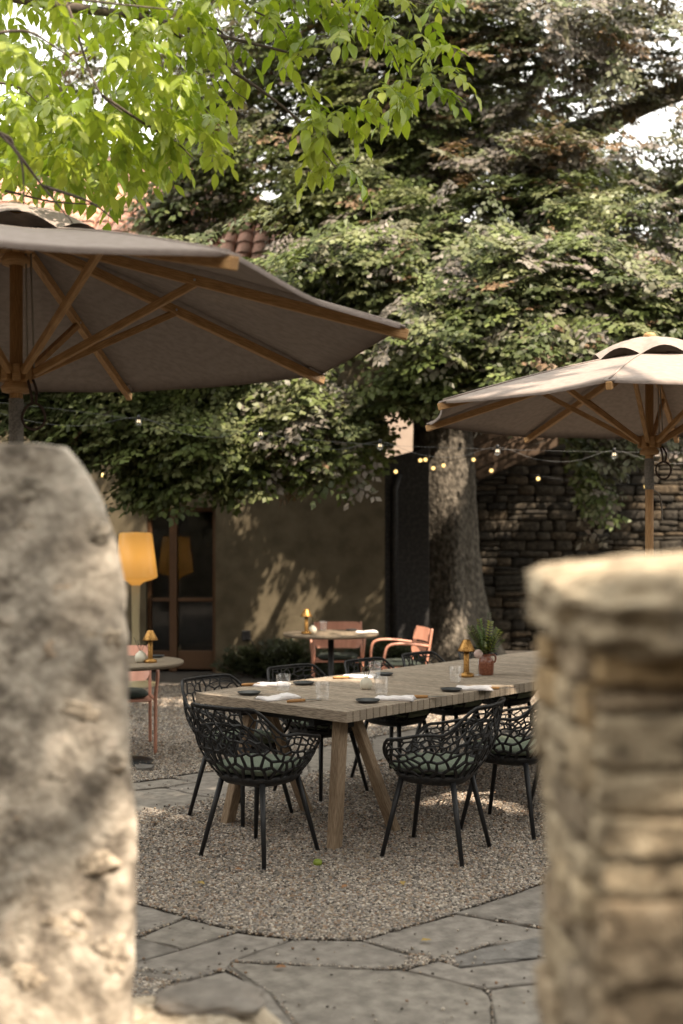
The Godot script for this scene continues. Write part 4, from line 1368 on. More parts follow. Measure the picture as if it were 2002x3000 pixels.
func shade_tree() -> void:
	# an unseen tree added behind the viewpoint to keep the sun off the terrace
	var foot := Vector3(6.2, 0, 3.6)
	var o := thing("added_shade_tree", "unseen tall tree added behind the viewpoint to shade the terrace", "tree")
	limb(o, "trunk", [foot, foot + Vector3(0.1, 3.0, -0.2), foot + Vector3(-0.1, 7.0, -0.8), foot + Vector3(-0.3, 10.5, -1.6)], 0.34, 0.10, M.bark, 16)
	for k in 7:
		var t := TAU * k / 7.0
		limb(o, "limb", [foot + Vector3(0, 6.5 + k * 0.3, -0.8), foot + Vector3(cos(t) * 1.0, 8.2 + k * 0.25, sin(t) * 1.3 - 1.4), foot + Vector3(cos(t) * 2.2, 9.6 + k * 0.2, sin(t) * 3.2 - 2.2)], 0.11, 0.03, M.bark, 7)
	var spray := beech_spray(121, 1.1, 0.15)
	var buf := PackedFloat32Array()
	var s := SUN.normalized()
	# gaps through which the sun reaches the pillars
	var hole := [[Vector3(-0.55, 0.85, -2.3), 0.95], [Vector3(-0.66, 0.45, -2.3), 0.95], [Vector3(0.5, 1.3, -1.3), 0.5]]
	for i in 7200:
		var q := Vector3(rr(-1, 1), rr(-1, 1), rr(-1, 1))
		if q.length() > 1.0:
			continue
		var p := Vector3(5.6, 10.2, 3.0) + q * Vector3(3.1, 1.5, 3.6)
		if i >= 5600:
			p = Vector3(2.7, 10.2, -3.4) + q * Vector3(1.4, 0.9, 1.3)  # second lobe, added to shade the gravel farther back
		var ang := rr(0, TAU)
		var dir := Vector3(cos(ang), rr(-0.5, 0.2), sin(ang))
		var open := false
		for h in hole:
			var w: Vector3 = p + dir * 0.5 - h[0]
			if (w - s * w.dot(s)).length() < h[1]:
				open = true
		if open:
			continue
		put(buf, facing(dir, (Vector3.UP + Vector3(rr(-0.5, 0.5), 0, rr(-0.5, 0.5))).normalized(), rr(0.8, 1.2), p), Color(0.08, 0.11, 0.03) * rr(0.8, 1.2))
	multi(o, "crown", spray, buf, M.far_leaf)
	print("lime ", buf.size() / 16)

func ground_ivy() -> void:
	# low dark shrubs along the foot of the house wall
	var spec := [["low dark leafy shrub at the wall foot beside the black socket box", at(735, 0, 13.6).x, -14.0, 0.3, 0.18], ["low dark leafy shrub at the wall foot behind the small round table", at(850, 0, 13.5).x, -14.0, 0.42, 0.26], ["low dark leafy shrub between the armchair and the beech roots", at(1120, 0, 13.9).x, -14.0, 0.35, 0.28]]
	var r := RandomNumberGenerator.new()
	for k in 3:
		var a: Array = spec[k]
		var o := thing("low_shrub", a[0], "shrub", Vector3(a[1], 0, a[2]), 0.0, "shrubs at the wall foot")
		var bufs := [PackedFloat32Array()]
		for i in 150:
			var q := Vector3(rr(-1, 1), rr(0, 1), rr(-1, 1))
			if Vector3(q.x, q.y, q.z).length() > 1.0:
				continue
			var p := Vector3(q.x * a[3], q.y * a[4], q.z * 0.25)
			var dir := Vector3(q.x + rr(-0.4, 0.4), 0.5 + rr(-0.3, 0.3), q.z + 0.3)
			put(bufs[0], facing(dir, Vector3(rr(-0.4, 0.4), 1, 0.6), rr(0.5, 0.8), p), Color(0.05, 0.06, 0.025) * rr(0.7, 1.2))
		for i in 5:
			var x := rr(-0.3, 0.3)
			limb(o, "stem", [Vector3(x * 0.4, 0, 0), Vector3(x, a[4] * 0.5, 0.03), Vector3(x * 1.5, a[4] * 0.85, 0.05)], 0.012, 0.004, M.twig, 5)
		multi(o, "foliage", beech_spray(130, 0.4, 0.07), bufs[0], M.far_leaf)

# ------------------------------------------------------------------ parasols
func parasol(o: Node3D, R: float, rim: float, apex: float, runner: float, turn: float, pole_r: float) -> void:
	# o stands on the ground at the foot of the pole
	var hub := apex - 0.13
	var rib := func(i: int, s: float) -> Vector3:
		var a := turn + TAU * i / 8.0
		# ribs bow a little
		var y := lerpf(hub + 0.03, rim, s) + 0.02 * sin(PI * s)
		return Vector3(cos(a) * R * s, y, -sin(a) * R * s)
	var crease := noise(55, 1.3, 3)
	for i in 8:
		var st := begin(true)
		var ns := 12
		var nw := 8
		var g := []
		for j in ns + 1:
			var row := []
			for k in nw + 1:
				var s := lerpf(0.10, 1.0, float(j) / ns)
				var w := float(k) / nw
				var p: Vector3 = rib.call(i, s).lerp(rib.call(i + 1, s), w)
				p.y -= 0.016 * s * sin(PI * w) - 0.018
				var pull := 0.022 * sin(PI * w) * smoothstep(0.75, 1.0, s)
				p.x *= 1.0 - pull
				p.z *= 1.0 - pull
				p.y += 0.003 * sin(w * 9.0 + i) * s + crease.get_noise_3dv(p * 2.0) * 0.007 * sin(PI * w)
				row.append(p)
			g.append(row)
		# hem
		var hem := []
		for k in nw + 1:
			var p: Vector3 = g[ns][k]
			hem.append(p + Vector3(-p.x, 0, -p.z).normalized() * 0.008 + Vector3(0, -0.014, 0))
		g.append(hem)
		for j in ns + 1:
			for k in nw:
				quad(st, g[j + 1][k], g[j + 1][k + 1], g[j][k + 1], g[j][k])
		part(o, "canopy_panel", done(st), M.canvas)
	# vent cap, standing off the canopy in scallops
	var cap := begin(true)
	var cg := []
	for j in 7:
		var row := []
		for k in 65:
			var a := turn + TAU * k / 64.0
			var s := j / 6.0
			var wave := absf(sin(4.0 * (a - turn)))
			var rad := R * 0.25 * s * (1.0 - 0.05 * wave * s)
			var y := lerpf(apex, hub - (hub - rim) * 0.22 + 0.045, s) + 0.04 * sin(PI * s) + wave * 0.055 * s * s
			row.append(Vector3(cos(a) * rad, y, -sin(a) * rad))
		cg.append(row)
	for j in 6:
		for k in 64:
			quad(cap, cg[j + 1][k], cg[j + 1][k + 1], cg[j][k + 1], cg[j][k])
	part(o, "vent_cap", done(cap), M.canvas)
	for i in 8:
		var a: Vector3 = rib.call(i, 0.045) + Vector3(0, -0.02, 0)
		var b: Vector3 = rib.call(i, 0.5) + Vector3(0, -0.02, 0)
		var c: Vector3 = rib.call(i, 1.0) + Vector3(0, -0.02, 0)
		var out := (c - b).normalized()
		var r1 := bar(o, "rib", a, c + out * 0.025, 0.042, 0.031, M.teak, 0.003)
		var lift: Vector3 = (b - (a + c) / 2.0)
		r1.position += lift * 0.3
		# stitched pocket that holds the rib's end, and the seam above the rib
		bar(o, "rib_pocket", c - out * 0.10 + Vector3(0, 0.031, 0), c + out * 0.004 + Vector3(0, 0.031, 0), 0.012, 0.06, M.canvas, 0.004)
		var seam := begin(true)
		var line := []
		for k in 9:
			line.append(rib.call(i, lerpf(0.12, 0.99, k / 8.0)) + Vector3(0, 0.021, 0))
		tube(seam, line, 0.005, 5)
		part(o, "seam", done(seam), M.canvas)
		var foot := Vector3(cos(turn + TAU * i / 8.0), 0, -sin(turn + TAU * i / 8.0)) * 0.075 + Vector3(0, runner, 0)
		var mid: Vector3 = rib.call(i, 0.47) + Vector3(0, -0.045, 0)
		bar(o, "strut", foot, mid, 0.031, 0.025, M.teak, 0.003)
		var st := begin(true)
		var ax := (c - a).cross(Vector3.UP).normalized()
		tube(st, [mid - ax * 0.017 + Vector3(0, 0.012, 0), mid + ax * 0.017 + Vector3(0, 0.012, 0)], 0.006, 6)
		part(o, "bolt", done(st), M.steel)
	# pole: two lengths, the lower one standing in a base plate
	var st := begin(true)
	lathe(st, [Vector2(0.0, 0.05), Vector2(pole_r, 0.05), Vector2(pole_r, hub), Vector2(0.0, hub)], 18)
	part(o, "pole", done(st), textured(T.teak, Vector3(26, 1.2, 26), 0.55))
	st = begin(true)
	for k in 22:
		lathe(st, [Vector2(pole_r + 0.001, runner - 0.115 - k * 0.009), Vector2(pole_r + 0.006, runner - 0.1105 - k * 0.009), Vector2(pole_r + 0.001, runner - 0.106 - k * 0.009)], 16)
	part(o, "cord_wrap", done(st), M.wrap)
	# runner and top hub, notched blocks
	for h in [[runner, "runner"], [hub - 0.03, "top_hub"]]:
		st = begin(false)
		for i in 8:
			var a := turn + TAU * (i + 0.5) / 8.0
			var c := Vector3(cos(a), 0, -sin(a)) * (pole_r + 0.028) + Vector3(0, h[0], 0)
			var bs := Basis(Vector3.UP, a)
			var tmp := begin(false)
			box(tmp, Vector3.ZERO, Vector3(0.04, 0.075, 0.034), 0.005)
			st.append_from(done(tmp), 0, Transform3D(bs, c))
		var ring := begin(true)
		lathe(ring, [Vector2(pole_r + 0.002, h[0] - 0.085), Vector2(pole_r + 0.032, h[0] - 0.08), Vector2(pole_r + 0.036, h[0] - 0.06), Vector2(pole_r + 0.02, h[0] - 0.04), Vector2(pole_r + 0.012, h[0])], 20)
		st.append_from(done(ring), 0, Transform3D.IDENTITY)
		part(o, h[1], st.commit(), M.teak)
	st = begin(true)
	lathe(st, [Vector2(0.03, apex - 0.012), Vector2(0.042, apex + 0.008), Vector2(0.03, apex + 0.026), Vector2(0.0, apex + 0.034)], 16)
	part(o, "finial", done(st), M.teak)
	# pulley cord and its loop
	st = begin(true)
	tube(st, [Vector3(pole_r + 0.02, hub - 0.06, 0.02), Vector3(pole_r + 0.03, runner + 0.02, 0.03)], 0.004, 5)
	tube(st, [Vector3(pole_r + 0.035, hub - 0.06, 0.0), Vector3(pole_r + 0.055, runner + 0.02, 0.02)], 0.004, 5)
	part(o, "pulley_cord", done(st), M.cord)
	st = begin(true)
	var lp := []
	for k in 25:
		var a := TAU * k / 24.0 + PI / 2.0
		lp.append(Vector3(pole_r + 0.055 + cos(a) * 0.048, runner - 0.185 + sin(a) * 0.055, 0.03 + 0.01 * sin(a * 2.0)))
	tube(st, lp, 0.006, 6, false)
	tube(st, smooth_path([Vector3(pole_r + 0.03, runner - 0.02, 0.035), Vector3(pole_r + 0.045, runner - 0.08, 0.04), Vector3(pole_r + 0.05, runner - 0.135, 0.03)]), 0.006, 6)
	tube(st, smooth_path([Vector3(pole_r + 0.05, runner - 0.03, 0.02), Vector3(pole_r + 0.07, runner - 0.08, 0.04), Vector3(pole_r + 0.065, runner - 0.135, 0.035)]), 0.006, 6)
	part(o, "cord_loop", done(st), M.rope)
	st = begin(true)
	tube(st, smooth_path([Vector3(pole_r, runner - 0.31, 0.01), Vector3(pole_r + 0.035, runner - 0.34, 0.01), Vector3(pole_r + 0.05, runner - 0.42, 0.01), Vector3(pole_r + 0.055, runner - 0.50, 0.0)]), 0.006, 6)
	part(o, "tie_end", done(st), M.wrap)
	st = begin(true)
	lathe(st, [Vector2(0.0, 0.0), Vector2(0.30, 0.0), Vector2(0.31, 0.02), Vector2(0.30, 0.05), Vector2(0.06, 0.06), Vector2(0.045, 0.30), Vector2(pole_r + 0.002, 0.31)], 28)
	part(o, "base", done(st), M.metal_black)

func parasols() -> void:
	var a := thing("parasol", "large taupe parasol seen from below with bright wooden ribs and struts", "parasol", Vector3(at(48, 0, 4.7).x, 0, -4.7), 0.0, "taupe parasols")
	parasol(a, 1.645, 2.46, 3.01, 2.31, -0.10, 0.027)
	var b := thing("parasol", "smaller taupe parasol with sunlit top standing behind the capstone pillar", "parasol", Vector3(at(1903, 0, 7.1).x, 0, -7.1), 0.0, "taupe parasols")
	parasol(b, 1.49, 2.43, 2.93, 2.26, 0.38, 0.026)

# ------------------------------------------------------------------ lattice chairs
func shell_point(th: float, t: float) -> Vector3:
	# th runs from -2.55 (front left) through 0 (the back) to 2.55; t from the pan to the rim
	var a := absf(th)
	var h := 0.795
	h = lerpf(h, 0.655, smoothstep(0.62, 1.15, a))
	h = lerpf(h, 0.62, smoothstep(1.3, 2.1, a))
	h = lerpf(h, 0.50, smoothstep(2.05, 2.55, a))
	var y := 0.425 + (h - 0.425) * t
	var k := clampf((y - 0.425) / 0.24, 0.0, 1.0)
	var r := 0.195 + 0.10 * (1.0 - pow(1.0 - k, 2.2))
	var sx := sin(th)
	var cz := cos(th)
	var q := pow(pow(absf(sx), 3.0) + pow(absf(cz), 3.0), -1.0 / 3.0)
	var p := Vector3(sx * q * r * 0.98, y, -cz * q * r * 0.97)
	if cz > 0.0:
		p.z -= 0.05 * pow(maxf(0.0, (y - 0.5) / 0.3), 1.5) * cz
	# the front of the arms is drawn in and rounded
	if a > 2.0:
		p.x *= 1.0 - 0.10 * smoothstep(2.0, 2.55, a)
	return p

func flat_bar(st: SurfaceTool, a: Vector3, b: Vector3, na: Vector3, w0: float, w1: float, th: float) -> void:
	var t := (b - a).normalized()
	var s := t.cross(na).normalized()
	var n := s.cross(t).normalized()
	var r := []
	for q in [[a, w0], [b, w1]]:
		var p: Vector3 = q[0]
		var w: float = q[1] / 2.0
		r.append([p + s * w - n * th * 0.5, p + s * w * 0.75 + n * th * 0.5, p - s * w * 0.75 + n * th * 0.5, p - s * w - n * th * 0.5])
	for k in 4:
		var j := (k + 1) % 4
		quad(st, r[0][k], r[0][j], r[1][j], r[1][k])
	quad(st, r[1][0], r[1][1], r[1][2], r[1][3])
	quad(st, r[0][3], r[0][2], r[0][1], r[0][0])

func lattice_chair() -> Node3D:
	var o := thing("lattice_chair", "x", "chair", Vector3.ZERO, 0.0, "black lattice chairs round the long table")
	var r := RandomNumberGenerator.new()
	r.seed = 404
	# cells of the lattice on the unrolled shell
	var W := 2.55
	var pts := PackedVector2Array()
	var rows := [0.09, 0.32, 0.50, 0.67, 0.83, 0.97]
	for j in range(-1, rows.size() + 1):
		var n: int = 22 if j < 1 else 29
		for i in range(-2, n + 2):
			var y: float = -0.2 if j < 0 else 1.2 if j >= rows.size() else rows[j]
			var slant := 0.12 * y
			pts.append(Vector2((-W + 2.0 * W * (i + 0.5 * (j % 2)) / n + r.randf_range(-0.07, 0.07) + slant) * 0.33, (y + r.randf_range(-0.075, 0.075)) * 0.42))
	var d := Geometry2D.triangulate_delaunay(pts)
	var cc := []
	var edges := {}
	for k in range(0, d.size(), 3):
		var a := pts[d[k]]
		var b := pts[d[k + 1]]
		var c := pts[d[k + 2]]
		var D := 2.0 * (a.x * (b.y - c.y) + b.x * (c.y - a.y) + c.x * (a.y - b.y))
		var u := Vector2.ZERO
		if absf(D) > 1e-9:
			u = Vector2((a.length_squared() * (b.y - c.y) + b.length_squared() * (c.y - a.y) + c.length_squared() * (a.y - b.y)) / D, (a.length_squared() * (c.x - b.x) + b.length_squared() * (a.x - c.x) + c.length_squared() * (b.x - a.x)) / D)
		cc.append(Vector2(u.x / 0.33, u.y / 0.42))
		for e in 3:
			var i0 := mini(d[k + e], d[k + (e + 1) % 3])
			var i1 := maxi(d[k + e], d[k + (e + 1) % 3])
			var key := i0 * 100000 + i1
			if edges.has(key):
				edges[key].append(k / 3)
			else:
				edges[key] = [k / 3]
	var st := begin(false)
	var win := Rect2(-W, 0.0, 2.0 * W, 1.0)
	for key in edges:
		if edges[key].size() < 2:
			continue
		var a: Vector2 = cc[edges[key][0]]
		var b: Vector2 = cc[edges[key][1]]
		# clip to the shell
		var t0 := 0.0
		var t1 := 1.0
		var dd := b - a
		var ok := true
		for q in [[-dd.x, a.x + W], [dd.x, W - a.x], [-dd.y, a.y], [dd.y, 1.0 - a.y]]:
			if absf(q[0]) < 1e-9:
				if q[1] < 0.0:
					ok = false
			else:
				var tt: float = q[1] / q[0]
				if q[0] < 0.0:
					t0 = maxf(t0, tt)
				else:
					t1 = minf(t1, tt)
		if not ok or t0 >= t1:
			continue
		var p := a + dd * t0
		var q2 := a + dd * t1
		var n := 2
		for i in n:
			var s0 := p.lerp(q2, float(i) / n)
			var s1 := p.lerp(q2, float(i + 1) / n)
			var A := shell_point(s0.x, s0.y)
			var B := shell_point(s1.x, s1.y)
			if A.distance_to(B) < 0.0015:
				continue
			var nx := shell_point(s0.x + 0.02, s0.y) - A
			var ny := shell_point(s0.x, s0.y + 0.02) - A
			var nr := ny.cross(nx).normalized()
			flat_bar(st, A, B, nr, lerpf(0.02, 0.0085, clampf(s0.y * 1.3, 0, 1)), lerpf(0.02, 0.0085, clampf(s1.y * 1.3, 0, 1)), 0.0075)
	part(o, "lattice_shell", done(st), M.lattice)
	# rim from one arm front over the back to the other
	st = begin(true)
	var rim := []
	for i in 61:
		rim.append(shell_point(lerpf(-W, W, i / 60.0), 1.0))
	for s in [-1.0, 1.0]:
		for i in 5:
			var p := shell_point(W * s, 1.0 - (i + 1) / 5.0)
			if s < 0.0:
				rim.push_front(p)
			else:
				rim.append(p)
	tube(st, rim, 0.0085, 7)
	part(o, "rim", done(st), M.lattice)
	# broad band along the top of the back
	st = begin(false)
	for i in 14:
		var a0 := lerpf(-0.66, 0.66, i / 14.0)
		var a1 := lerpf(-0.66, 0.66, (i + 1) / 14.0)
		quad(st, shell_point(a0, 0.955), shell_point(a1, 0.955), shell_point(a1, 1.0), shell_point(a0, 1.0))
	part(o, "back_band", done(st), M.lattice)
	# seat pan
	st = begin(true)
	var pan := []
	for j in 6:
		var ring := []
		for k in 40:
			var th := TAU * k / 40.0
			var sx := sin(th)
			var cz := cos(th)
			var q := pow(pow(absf(sx), 3.0) + pow(absf(cz), 3.0), -1.0 / 3.0)
			var rad: float = [0.0, 0.10, 0.165, 0.203, 0.198, 0.0][j] * q
			var y: float = [0.365, 0.369, 0.384, 0.42, 0.434, 0.425][j]
			ring.append(Vector3(sx * rad * 0.98, y, -cz * rad * 0.97))
		pan.append(ring)
	for j in 5:
		for k in 40:
			var m := (k + 1) % 40
			quad(st, pan[j][m], pan[j][k], pan[j + 1][k], pan[j + 1][m])
	part(o, "seat", done(st), M.lattice)
	part(o, "cushion", pillow(0.40, 0.40, 0.06, 61), M.cushion, Transform3D(Basis.IDENTITY, Vector3(0, 0.462, 0.01)))
	for sx in [-1.0, 1.0]:
		for sz in [-1.0, 1.0]:
			st = begin(true)
			tube(st, [Vector3(sx * 0.135, 0.40, sz * 0.14), Vector3(sx * 0.21, 0.012, sz * 0.215)], [0.0155, 0.0115], 10)
			tube(st, [Vector3(sx * 0.21, 0.012, sz * 0.215), Vector3(sx * 0.2123, 0.0, sz * 0.2173)], [0.0125, 0.0125], 10)
			part(o, "leg", done(st), M.metal_black)
	return o

func pillow(w: float, dp: float, t: float, seed_n: int) -> ArrayMesh:
	var nz := noise(seed_n, 4.0, 3)
	var st := begin(true)
	var n := 16
	var f := func(i: int, j: int, s: float) -> Vector3:
		var x := -1.0 + 2.0 * i / n
		var z := -1.0 + 2.0 * j / n
		var e := (1.0 - pow(absf(x), 4.0)) * (1.0 - pow(absf(z), 4.0))
		var q := pow(pow(absf(x), 5.0) + pow(absf(z), 5.0), -0.2) * maxf(absf(x), absf(z)) if maxf(absf(x), absf(z)) > 0.01 else 1.0
		return Vector3(x * q * w / 2, s * t / 2 * pow(maxf(e, 0.0), 0.35) + nz.get_noise_2d(x * 0.5, z * 0.5) * t * 0.16 * e, z * q * dp / 2)
	for i in n:
		for j in n:
			quad(st, f.call(i, j, 1.0), f.call(i, j + 1, 1.0), f.call(i + 1, j + 1, 1.0), f.call(i + 1, j, 1.0))
			quad(st, f.call(i, j, -1.0), f.call(i + 1, j, -1.0), f.call(i + 1, j + 1, -1.0), f.call(i, j + 1, -1.0))
	return done(st)

# table frame: ex along the long side (away to the right), ey across (away to the left)
var corner := Vector3(0.024, 0, -5.59)
var EX := Vector3(0.665, 0, -0.745).normalized()
var EY := Vector3(-0.745, 0, -0.665).normalized()
const TOP := 0.75

func on_table(u: float, v: float) -> Vector3:
	return gnd(u, v, TOP)

func long_table() -> void:
	var o := thing("long_table", "long weathered slatted wooden dining table laid for a meal", "table", corner, atan2(-EX.z, EX.x))
	# local x along the table, local z towards the near long side; origin under the near corner
	var wide := 1.156
	var n := 75
	var step := 4.0 / n
	for i in n:
		var st := begin(false)
		box(st, Vector3.ZERO, Vector3(wide, 0.058, step - 0.004), 0.003)
		var m: ArrayMesh = done(st) if not shapes.has("plank") else shapes["plank"]
		shapes["plank"] = m
		# plank's own x runs across the table
		part(o, "plank", m, M.plank[rng.randi() % 5], Transform3D(Basis(Vector3(0, 0, -1), Vector3.UP, Vector3(1, 0, 0)), Vector3(step * (i + 0.5), TOP - 0.029 + rr(-0.0008, 0.0008), -wide / 2.0 + rr(-0.0015, 0.0015))))
	for z in [-0.30, -wide + 0.30]:
		bar(o, "rail", Vector3(0.06, TOP - 0.085, z), Vector3(3.94, TOP - 0.085, z), 0.05, 0.04, M.metal_black)
	for e in [0.0, 1.0]:
		var mx := 0.0 if e == 0.0 else 4.0
		var sg := 1.0 if e == 0.0 else -1.0
		bar(o, "crossbar", Vector3(mx + sg * 0.22, TOP - 0.09, -0.16), Vector3(mx + sg * 0.22, TOP - 0.09, -wide + 0.16), 0.06, 0.05, M.metal_black)
		for z in [-0.19, -wide + 0.30]:
			var lean := 0.05 if z > -0.5 else -0.16
			var foot := Vector3(mx + sg * 0.12, 0.0, z + (lean if z < -0.5 else 0.0))
			leg_post(o, foot, Vector3(mx + sg * 0.17, TOP - 0.05, z), 0.056, 0.068)
			leg_post(o, Vector3(mx + sg * 0.62, 0.0, z), Vector3(mx + sg * 0.27, TOP - 0.05, z), 0.048, 0.06)

func leg_post(o: Node3D, a: Vector3, b: Vector3, w: float, dp: float) -> void:
	# a square post whose ends are cut level
	var st := begin(false)
	var L := a.distance_to(b)
	box(st, Vector3.ZERO, Vector3(L + 0.03, w, dp), 0.004)
	part(o, "leg", done(st), M.table_leg, along(a + (a - b).normalized() * -0.012, b))

func place(c: Vector2) -> Vector3:
	# table coordinates (along, out over the near side) to the world
	return corner + EX * c.x - EY * c.y

func chairs() -> void:
	var proto := lattice_chair()
	# a chair's own +z is the way its sitter looks
	var face := func(dir: Vector3) -> float:
		return atan2(dir.x, dir.z)
	var first := true
	var spec := [
		["black lattice chair at the head of the long table, its back towards the courtyard path", Vector3(-0.42, 0, -5.70), EX.rotated(Vector3.UP, 0.10)],
		["black lattice chair with rounded arm on the near long side, closest to the table corner", Vector3(0.491, 0, -5.73), Vector3(-0.90, 0, -0.44)],
		["black lattice chair second along the near long side, half hidden by the capstone pillar", Vector3(0.955, 0, -6.26), Vector3(-0.86, 0, -0.5)],
		["black lattice chair third along the near long side, almost hidden by the capstone pillar", Vector3(1.43, 0, -6.80), Vector3(-0.86, 0, -0.5)],
		["black lattice chair on the far long side, first from the table head", place(Vector2(0.30, -1.156 + 0.06)), -EY.rotated(Vector3.UP, 0.06)],
		["black lattice chair on the far side, second from the table head behind the glass", place(Vector2(1.08, -1.156 - 0.02)), -EY.rotated(Vector3.UP, -0.05)],
		["black lattice chair on the far long side, third from the head, behind the cream vase", place(Vector2(1.76, -1.156 + 0.05)), -EY],
		["black lattice chair on the far long side, fourth from the head, near the brass lamp", place(Vector2(2.42, -1.156 + 0.03)), -EY.rotated(Vector3.UP, 0.05)],
		["black lattice chair on the far long side, behind the jug of greenery", place(Vector2(3.08, -1.156 + 0.06)), -EY],
	]
	for a in spec:
		var t: float = face.call(a[2])
		if first:
			proto.position = a[1]
			proto.rotation.y = t
			proto.set_meta("label", a[0])
			first = false
		else:
			copy(proto, "lattice_chair", a[0], a[1], t)

# ------------------------------------------------------------------ salmon armchairs and round tables
func armchair() -> Node3D:
	var o := thing("armchair", "x", "armchair", Vector3.ZERO, 0.0, "salmon metal armchairs")
	# backrest: curved sheet with rounded corners and one slot
	var st := begin(true)
	var n := 18
	var sh := func(x: float, y: float, off: float) -> Vector3:
		return Vector3(x, y, -0.235 - 0.16 * (y - 0.5) + 0.035 * pow(absf(x) / 0.25, 2.0) - off)
	var bands := [[0.515, 0.648], [0.668, 0.80]]
	for b in bands.size():
		for i in n:
			var x0 := lerpf(-0.255, 0.255, float(i) / n)
			var x1 := lerpf(-0.255, 0.255, float(i + 1) / n)
			var cut := func(x: float, y: float) -> float:
				var ex := maxf(0.0, absf(x) - 0.205) / 0.05
				var dy := 0.05 * (1.0 - sqrt(maxf(0.0, 1.0 - ex * ex)))
				if b == 1 and y > 0.75:
					return y - dy
				if b == 0 and y < 0.55:
					return y + dy
				return y
			for off in [0.0, 0.006]:
				var q := [sh.call(x0, cut.call(x0, bands[b][0]), off), sh.call(x1, cut.call(x1, bands[b][0]), off), sh.call(x1, cut.call(x1, bands[b][1]), off), sh.call(x0, cut.call(x0, bands[b][1]), off)]
				if off == 0.0:
					quad(st, q[0], q[1], q[2], q[3])
				else:
					quad(st, q[3], q[2], q[1], q[0])
			# edges
			for yy in bands[b]:
				var y0: float = cut.call(x0, yy)
				var y1: float = cut.call(x1, yy)
				quad(st, sh.call(x0, y0, 0.0), sh.call(x1, y1, 0.0), sh.call(x1, y1, 0.006), sh.call(x0, y0, 0.006))
	# bridges beside the slot
	for s in [-1.0, 1.0]:
		var xa: float = s * 0.19
		var xb: float = s * 0.253
		quad(st, sh.call(minf(xa, xb), 0.64, 0.001), sh.call(maxf(xa, xb), 0.64, 0.001), sh.call(maxf(xa, xb), 0.676, 0.001), sh.call(minf(xa, xb), 0.676, 0.001))
	part(o, "backrest", done(st), M.salmon)
	st = begin(true)
	var seat := []
	box(st, Vector3(0, 0.41, 0.0), Vector3(0.47, 0.018, 0.46), 0.006)
	part(o, "seat", done(st), M.salmon)
	part(o, "cushion", pillow(0.44, 0.44, 0.06, 77), M.cushion_dark, Transform3D(Basis.IDENTITY, Vector3(0, 0.447, 0.0)))
	for s in [-1.0, 1.0]:
		st = begin(true)
		var p := smooth_path([Vector3(s * 0.262, 0.63, -0.235), Vector3(s * 0.277, 0.655, -0.05), Vector3(s * 0.282, 0.66, 0.10), Vector3(s * 0.282, 0.635, 0.185), Vector3(s * 0.276, 0.56, 0.215), Vector3(s * 0.262, 0.42, 0.225), Vector3(s * 0.258, 0.0, 0.255)], 6)
		tube(st, p, 0.0135, 10)
		part(o, "armrest", done(st), M.salmon)
		st = begin(true)
		p = smooth_path([Vector3(s * 0.25, 0.80, -0.275), Vector3(s * 0.256, 0.62, -0.245), Vector3(s * 0.258, 0.42, -0.215), Vector3(s * 0.262, 0.2, -0.25), Vector3(s * 0.268, 0.0, -0.30)], 6)
		tube(st, p, 0.0135, 10)
		part(o, "leg", done(st), M.salmon)
		st = begin(true)
		tube(st, [Vector3(s * 0.26, 0.405, -0.21), Vector3(s * 0.262, 0.405, 0.22)], 0.011, 8)
		part(o, "side_rail", done(st), M.salmon)
	return o

func round_table(pos: Vector3, label: String, r: float) -> void:
	var o := thing("round_table", label, "table", pos, 0.0, "small round tables")
	var st := begin(true)
	lathe(st, [Vector2(0, TOP - 0.032), Vector2(r - 0.02, TOP - 0.032), Vector2(r, TOP - 0.018), Vector2(r, TOP - 0.004), Vector2(r - 0.004, TOP), Vector2(0, TOP)], 56)
	part(o, "table_top", done(st), textured(T.grain, Vector3(2.0, 20.0, 20.0), 0.75, false, null, 0.0, lin(0.62, 0.60, 0.55)))
	st = begin(true)
	lathe(st, [Vector2(0.03, 0.02), Vector2(0.03, TOP - 0.034), Vector2(0.0, TOP - 0.034)], 20)
	part(o, "column", done(st), M.metal_black)
	st = begin(true)
	lathe(st, [Vector2(0, 0), Vector2(0.24, 0), Vector2(0.24, 0.012), Vector2(0.05, 0.024), Vector2(0.03, 0.05)], 32)
	part(o, "base", done(st), M.metal_black)

func brass_lamp(pos: Vector3, label: String, k: float) -> void:
	var o := thing("table_lamp", label, "lamp", pos, 0.0, "brass table lamps")
	var st := begin(true)
	lathe(st, [Vector2(0, 0), Vector2(0.048 * k, 0), Vector2(0.049 * k, 0.008 * k), Vector2(0.047 * k, 0.022 * k), Vector2(0.024 * k, 0.026 * k), Vector2(0.022 * k, 0.03 * k)], 28)
	part(o, "base", done(st), M.brass)
	st = begin(true)
	lathe(st, [Vector2(0.0185 * k, 0.028 * k), Vector2(0.0175 * k, 0.205 * k), Vector2(0.0, 0.206 * k)], 20)
	part(o, "stem", done(st), M.brass)
	st = begin(true)
	lathe(st, [Vector2(0.0535 * k, 0.166 * k), Vector2(0.057 * k, 0.166 * k), Vector2(0.0565 * k, 0.172 * k), Vector2(0.024 * k, 0.236 * k), Vector2(0.019 * k, 0.241 * k), Vector2(0.0, 0.242 * k)], 32)
	part(o, "shade", done(st), M.brass)

func glass(pos: Vector3, label: String) -> void:
	var o := thing("water_glass", label, "glass", pos, 0.0, "clear water glasses")
	var st := begin(true)
	lathe(st, [Vector2(0.0, 0.0), Vector2(0.031, 0.0), Vector2(0.034, 0.003), Vector2(0.0415, 0.1), Vector2(0.0405, 0.1015), Vector2(0.0395, 0.1), Vector2(0.0325, 0.012), Vector2(0.0, 0.010)], 28)
	part(o, "bowl", done(st), M.glass)

